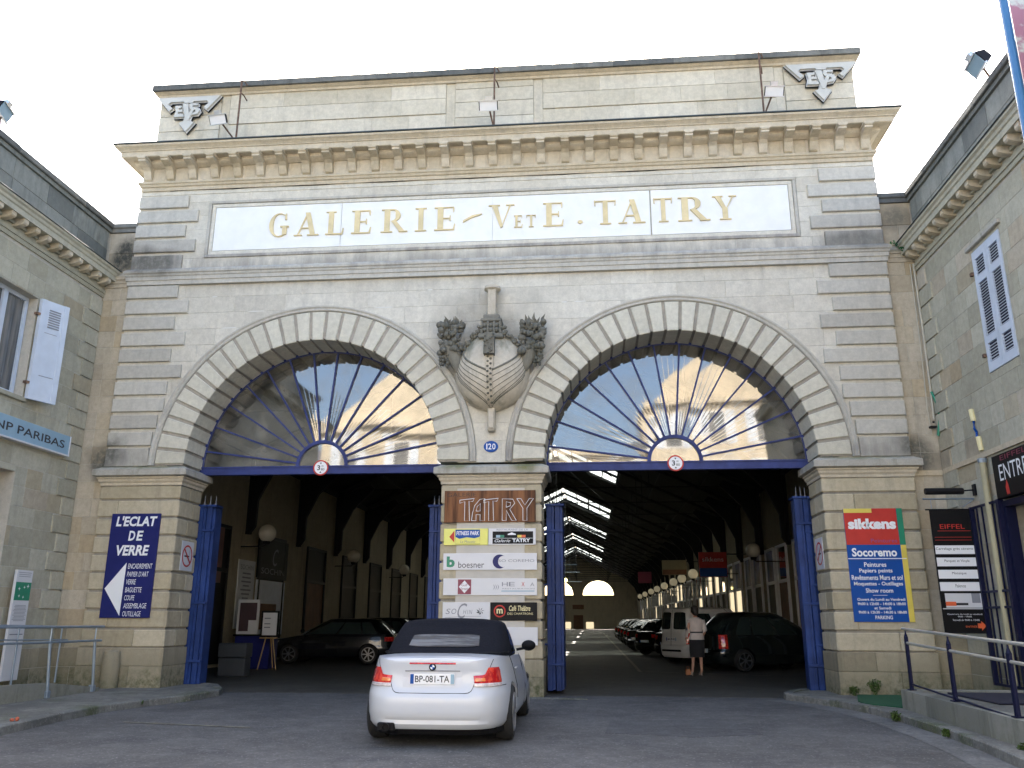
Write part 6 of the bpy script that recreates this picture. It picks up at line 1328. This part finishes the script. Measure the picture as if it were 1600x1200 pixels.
def generic(name, label, L, W, H, kind, paint_, x, y, rz, plate='', group='cars parked in the hall', lamps=True, n=5.):
    if kind == 'van': deck = [(-L / 2, 1.05), (-L / 2 + .1, 1.08), (.4, 1.06), (1.2, 1.0), (L / 2 - .25, .85), (L / 2, .62)]
    elif kind == 'mpv': deck = [(-L / 2, .98), (-L / 2 + .15, 1.02), (.3, .98), (1.0, .95), (L / 2 - .3, .82), (L / 2, .6)]
    else: deck = [(-L / 2, .9), (-L / 2 + .15, .96), (.2, .93), (.9, .91), (L / 2 - .3, .78), (L / 2, .58)]
    c = Car(name, label, L, W, .2, deck, [(0, .9), (.1, .96), (.4, 1.), (.7, .985), (.9, .95), (1, .92)], [(0, .08), (.1, .02), (.3, 0), (.45, .0), (.5, .05), (1, .08)], [(0, .1), (.2, 0), (.5, .02), (1, .25)], paint_, n=n, group=group, wheels=(-L / 2 + .82, L / 2 - .85), wr=.305)
    h = L / 2
    if kind == 'van': c.cabin((-h + .09, 1.35), (-h + .2, .35), 1.0, H - .07, W / 2 * .93, W / 2 * .80, paint_, n=6, bulge=.02)
    elif kind == 'mpv': c.cabin((-h + .12, 1.45), (-h + .75, .25), .93, H - .07, W / 2 * .9, W / 2 * .68, paint_, n=4.2, bulge=.07)
    else: c.cabin((-h + .12, 1.15), (-h + .65, .2), .88, H - .07, W / 2 * .9, W / 2 * .70, paint_, n=4.2, bulge=.05)
    if kind == 'van':
        for a, b in ((-.80, -.10), (.10, .80)): c.glass('rear_door_window', 'rear', a, b, .12, .85, DGL, .04)
        c.seam([(-h - .0, 0, .35), (-h + .05, 0, 1.05), (-h + .16, 0, H - .1)], r=.006)
        for w_ in ('left', 'right'): c.glass('side_window', w_, .45, .85, .1, .85, DGL); c.glass('side_rear_window', w_, -.75, -.2, .1, .8, DGL)
    else:
        c.glass('rear_window', 'rear', -.82, .82, .12, .82, DGL, .05)
        for w_ in ('left', 'right'):
            for a, b in ((-.72, -.42), (-.38, .12), (.16, .74)): c.glass('side_window', w_, a, b, .10, .86, DGL)
    c.glass('windscreen', 'front', -.85, .85, .08, .9, DGL)
    for sg in (-1, 1):
        if kind == 'mpv': c.lamp(46, 25, lambda f: .62, lambda f: 1.0, TAILR, sg=sg, off=.02)
        elif kind == 'van': c.lamp(44, 27, lambda f: .62, lambda f: .98, TAILR, sg=sg, off=.015)
        else: c.lamp(44, 9, lambda f: .70, lambda f: .84, TAILR, sg=sg, off=.018)
        c.lamp(14, 46, lambda f: .6, lambda f: .72, TAILW, 'headlight', .015, sg, None, True)
        c.seam([c.sidep(xx, z, sg) for xx, z in ((-.35, .9), (-.33, .5), (-.35, .28))]); c.seam([c.sidep(xx, z, sg) for xx, z in ((.75, .9), (.72, .5), (.7, .28))])
    c.mirror(.85, 1.02, PLAST, W / 2 - .05); c.plate(c.rear(0, .55 if kind != 'van' else .75)[0] - .004, 0, .56 if kind != 'van' else .78, .5, .11, plate)
    m = MB(); m.tube([c.rear(yy, .42, .012) for yy in (-.75, -.4, 0, .4, .75)], .035, 6); build('bumper_strip', m, PLAST if kind != 'mpv' else paint_, c.t, smooth=True)
    if kind == 'van': m = MB(); m.tube([(-.2, 0, H), (-.45, 0, H + .28)], .006, 4); build('aerial', m, BLACKS, c.t)
    if kind == 'mpv': m = MB(); m.tube([(-h + .9, 0, H), (-h + .6, 0, H + .2)], .006, 4); build('aerial', m, BLACKS, c.t)
    c.place(x, y, rz); return c
generic('hatchback_car', 'black hatchback with alloy wheels parked nose to the left hall wall', 4.3, 1.76, 1.43, 'hatch', CARB, -6.55, 12.05, R(180), '')
mpv = generic('people_carrier', 'dark green people carrier parked beside the woman in the right archway', 4.28, 1.75, 1.64, 'mpv', CARG, 7.05, 9.9, R(26), '')
generic('white_van', 'white panel van with two rear door windows between the dark cars', 4.0, 1.68, 1.83, 'van', VANW, 6.2, 14.2, R(36), 'AM 170 RX')
c3 = generic('hatchback_car', 'low black estate car just left of the white van', 4.3, 1.76, 1.47, 'hatch', CARB, 5.7, 20.6, R(40), '')
dup(c3.t, (6.3, 17.4, .004), R(38), 'black hatchback squeezed between the white van and the estate car')
dup(c3.t, (-6.6, 16.6, .004), R(180), 'second dark hatchback behind the black one on the left side of the hall')
for i, (y_, lab) in enumerate(((25.2, 'dark car in the row beyond the estate car, third from the van'), (29.3, 'dark car in the row, fourth from the van'), (34., 'dark car in the row, fifth from the van'), (39, 'far dark car near the end of the visible row'), (45, 'farthest dark car in the right hand row'))):
    dup(c3.t, (5.5, y_, .004), R(42), lab)
for y_, lab in ((22., 'dark car deep in the hall on the left, third from the gate'), (27.2, 'dark car deepest on the left side of the hall')): dup(c3.t, (-6.6, y_, .004), R(180), lab)
# a car outside the right wing row is glimpsed as a pale roof
# ------------------------------------------------------------------ the woman
pw = thing('person', 'short dark-haired woman in pale belted shirt and black skirt, seen from behind', 'person', (0, 0, 0))
def skinobj(name, verts, edges, radii, mat, root=0, sub=2, parent=pw):
    me = bpy.data.meshes.new(name); me.from_pydata(verts, edges, []); o = bpy.data.objects.new(name, me); link(o, parent); me.materials.append(mat)
    md = o.modifiers.new('skin', 'SKIN'); md.use_smooth_shade = True
    for i, r in enumerate(radii):
        sv = me.skin_vertices[0].data[i]; sv.radius = r if isinstance(r, tuple) else (r, r); sv.use_root = (i == root)
    o.modifiers.new('sub', 'SUBSURF').levels = sub; o.modifiers['sub'].render_levels = sub; return o
# facing +Y (away from the camera), weight on the right leg, looking down to the left
V = [(0, 0, .93), (0, 0, 1.08), (0, -.01, 1.25), (0, -.01, 1.38), (0, 0, 1.45), (-.01, .015, 1.51),        # pelvis, waist, chest, shoulders, neck
     (.09, 0, .88), (.085, .01, .50), (.08, -.03, .10), (.085, .10, .035),                                  # right leg
     (-.085, .0, .88), (-.10, .05, .50), (-.14, .04, .11), (-.17, .16, .04),                                # left leg
     (.17, -.01, 1.37), (.23, -.02, 1.12), (.17, .10, .93), (.13, .17, .90),                                 # right arm
     (-.17, -.01, 1.37), (-.24, -.0, 1.12), (-.24, .14, .96), (-.22, .20, .93)]
Ed = [(0, 1), (1, 2), (2, 3), (3, 4), (4, 5), (0, 6), (6, 7), (7, 8), (8, 9), (0, 10), (10, 11), (11, 12), (12, 13), (3, 14), (14, 15), (15, 16), (16, 17), (3, 18), (18, 19), (19, 20), (20, 21)]
Rd = [(.15, .11), (.115, .09), (.13, .10), (.10, .075), .045, .043, .085, .052, .034, .03, .085, .052, .034, .03, .05, .036, .024, .026, .05, .036, .024, .026]
bo = skinobj('body', V, Ed, Rd, SKIN)
m = MB(); hc = (-.02, .025, 1.625); m.sphere(hc, .092, 18, 14, 1.25, .92, 1.05); m.sphere((-.045, .118, 1.615), .016, 8, 6); m.sphere((.07, .02, 1.61), .022, 8, 6, 1.3, .5); m.sphere((-.11, .03, 1.61), .022, 8, 6, 1.3, .5); build('head', m, SKIN, pw, smooth=True)
m = MB(); m.sphere((-.06, .108, 1.645), .011, 8, 6); m.sphere((-.015, .115, 1.645), .011, 8, 6); build('eye', m, BTEXT, pw); m = MB(); m.sphere((-.04, .112, 1.575), .018, 8, 6, .35, 1.2); build('mouth', m, RED, pw)
m = MB(); m.sphere((-.015, -.005, 1.655), .108, 18, 12, 1.12, .98, 1.05); m.sphere((-.01, -.05, 1.60), .085, 14, 10, 1.1); m.sphere((-.05, .07, 1.71), .055, 12, 8, .7); build('hair', m, HAIR, pw, smooth=True)
def ringbody(name, rings, mat):     # rings (z, cx, cy, rx, ry)
    N = 28; vs = [(cx + rx * math.cos(2 * math.pi * k / N) * (1 + .015 * math.sin(k * 3.1 + z * 17)), cy + ry * math.sin(2 * math.pi * k / N), z) for z, cx, cy, rx, ry in rings for k in range(N)]
    return build(name, MB().add(vs, [(i * N + k, i * N + (k + 1) % N, (i + 1) * N + (k + 1) % N, (i + 1) * N + k) for i in range(len(rings) - 1) for k in range(N)]), mat, pw, smooth=True)
ringbody('shirt', [(.90, 0, 0, .205, .15), (.95, 0, 0, .20, .145), (1.05, 0, 0, .165, .12), (1.10, 0, 0, .155, .115), (1.2, 0, 0, .175, .125), (1.32, 0, -.01, .19, .13), (1.40, 0, -.01, .19, .11), (1.44, 0, 0, .13, .085), (1.47, 0, 0, .07, .065)], SHIRT)
ringbody('belt', [(1.065, 0, 0, .164, .124), (1.105, 0, 0, .162, .122)], BTEXT)
ringbody('skirt', [(.46, 0, .02, .19, .15), (.6, 0, .01, .20, .155), (.8, 0, 0, .205, .155), (.93, 0, 0, .19, .14), (.98, 0, 0, .17, .13)], SKIRT)
for sg in (-1, 1):
    a = [(.17, -.01, 1.395), (.23, -.02, 1.14), (.18, .08, .965)] if sg > 0 else [(-.17, -.01, 1.395), (-.24, 0, 1.14), (-.24, .11, .99)]
    m = MB(); m.tube(a, [.068, .055, .046], 12); build('sleeve', m, SHIRT, pw, smooth=True)
    h = a[2]; hx = (.13, .17, .90) if sg > 0 else (-.22, .20, .93)
    m = MB(); m.sphere(hx, .032, 10, 8, .8, 1, 1.3)
    for f in range(4): m.tube([(hx[0] + (f - 1.5) * .013, hx[1] + .03, hx[2]), (hx[0] + (f - 1.5) * .015, hx[1] + .062 - .004 * abs(f - 1.5), hx[2] - .012), (hx[0] + (f - 1.5) * .014, hx[1] + .075, hx[2] - .04)], [.008, .0075, .006], 6)
    m.tube([(hx[0] - sg * .03, hx[1] + .0, hx[2]), (hx[0] - sg * .045, hx[1] + .03, hx[2] - .02)], [.009, .007], 6); build('hand', m, SKIN, pw, smooth=True)
    fx_, fy, tx = (.082, .06, .01) if sg > 0 else (-.155, .11, .02)
    m = MB(); m.sphere((fx_, fy + .08, .03), .05, 10, 7, .5, .8, 1.5); m.tube([(fx_, fy - .08, .09), (fx_, fy - .09, .0)], [.02, .01], 6); m.tube([(fx_ - .04, fy + .02, .07), (fx_, fy + .04, .10), (fx_ + .04, fy + .02, .07)], .009, 5); m.tube([(fx_, fy - .08, .10), (fx_, fy + .06, .03)], .024, 6); build('shoe', m, SHOE, pw, smooth=True)
pw.location = (4.72, 6.85, .004); pw.rotation_euler.z = R(8)
t = thing('tan_bag', 'small tan bag standing on the floor by the foot of the woman', 'bag', (4.4, 6.95, .01)); m = MB(); m.cbox(4.40, 4.53, 6.92, 7.0, .01, .16, .02); build('bag_body', m, TAN, t); m = MB(); m.tube([(4.42, 6.96, .15), (4.43, 6.96, .22), (4.49, 6.96, .22), (4.51, 6.96, .15)], .008, 5); build('handle', m, TAN, t)

# ------------------------------------------------------------------ the street behind the camera (seen in the fanlight glass, and it throws warm light back)
def house(x0, x1, y, h, label, floors, bays, roof=2.2, gable=False):
    t = thing('townhouse', label, 'building', ((x0 + x1) / 2, y, 0), 'houses across the street'); m = MB(); m.box(x0, x1, y - 9, y, 0, h); build('wall', m, S_OPP, t)
    m = MB(); F = lambda u, v, nn: (u, y + nn, v)
    fbox(m, F, x0, x1, h, h + .35, -.2, .4); build('cornice', m, S_OPP, t)
    if gable: m = MB(); m.prism([(x0, h + .35), (x1, h + .35), ((x0 + x1) / 2, h + roof * 1.9)], lambda p, q, d: (p, d, q), y - 9, y); build('roof', m, S_OPP, t)
    else: m = MB(); m.prism([(y + .2, h + .36), (y - 9, h + .36), (y - 4.5, h + roof)], lambda p, q, d: (d, p, q), x0, x1); build('roof', m, paint('slate', (.12, .12, .14), .6), t)
    bw = (x1 - x0) / bays; fh = h / floors
    for i in range(bays):
        for j in range(floors):
            u, v = x0 + bw * (i + .5), fh * j + .9
            fr = build('window', fbox(MB(), F, u - .6, u + .6, v, v + fh * .62, .0, .06), WHITEP, t); build('pane', fbox(MB(), F, u - .5, u + .5, v + .1, v + fh * .62 - .1, .061, .07), WGL, fr)
            for s in (-1, 1): build('shutter', fbox(MB(), F, *sorted((u + s * .62, u + s * 1.15)), v, v + fh * .62, .0, .05), SHUT, t)
    return t
house(-30, -16, -38, 11.5, 'cream town house across the street behind the camera, left end', 4, 4)
house(-15.9, -5, -36, 13.5, 'cream gabled town house across the street behind the camera', 4, 3, 2.4, True)
house(-4.9, 6, -38, 11, 'lower cream town house across the street with slate roof', 3, 3)
house(6.1, 18, -36, 15, 'tall cream gabled town house across the street', 4, 4, 2.6, True)
house(18.1, 34, -38, 12, 'cream town house across the street behind the camera, right end', 4, 5)
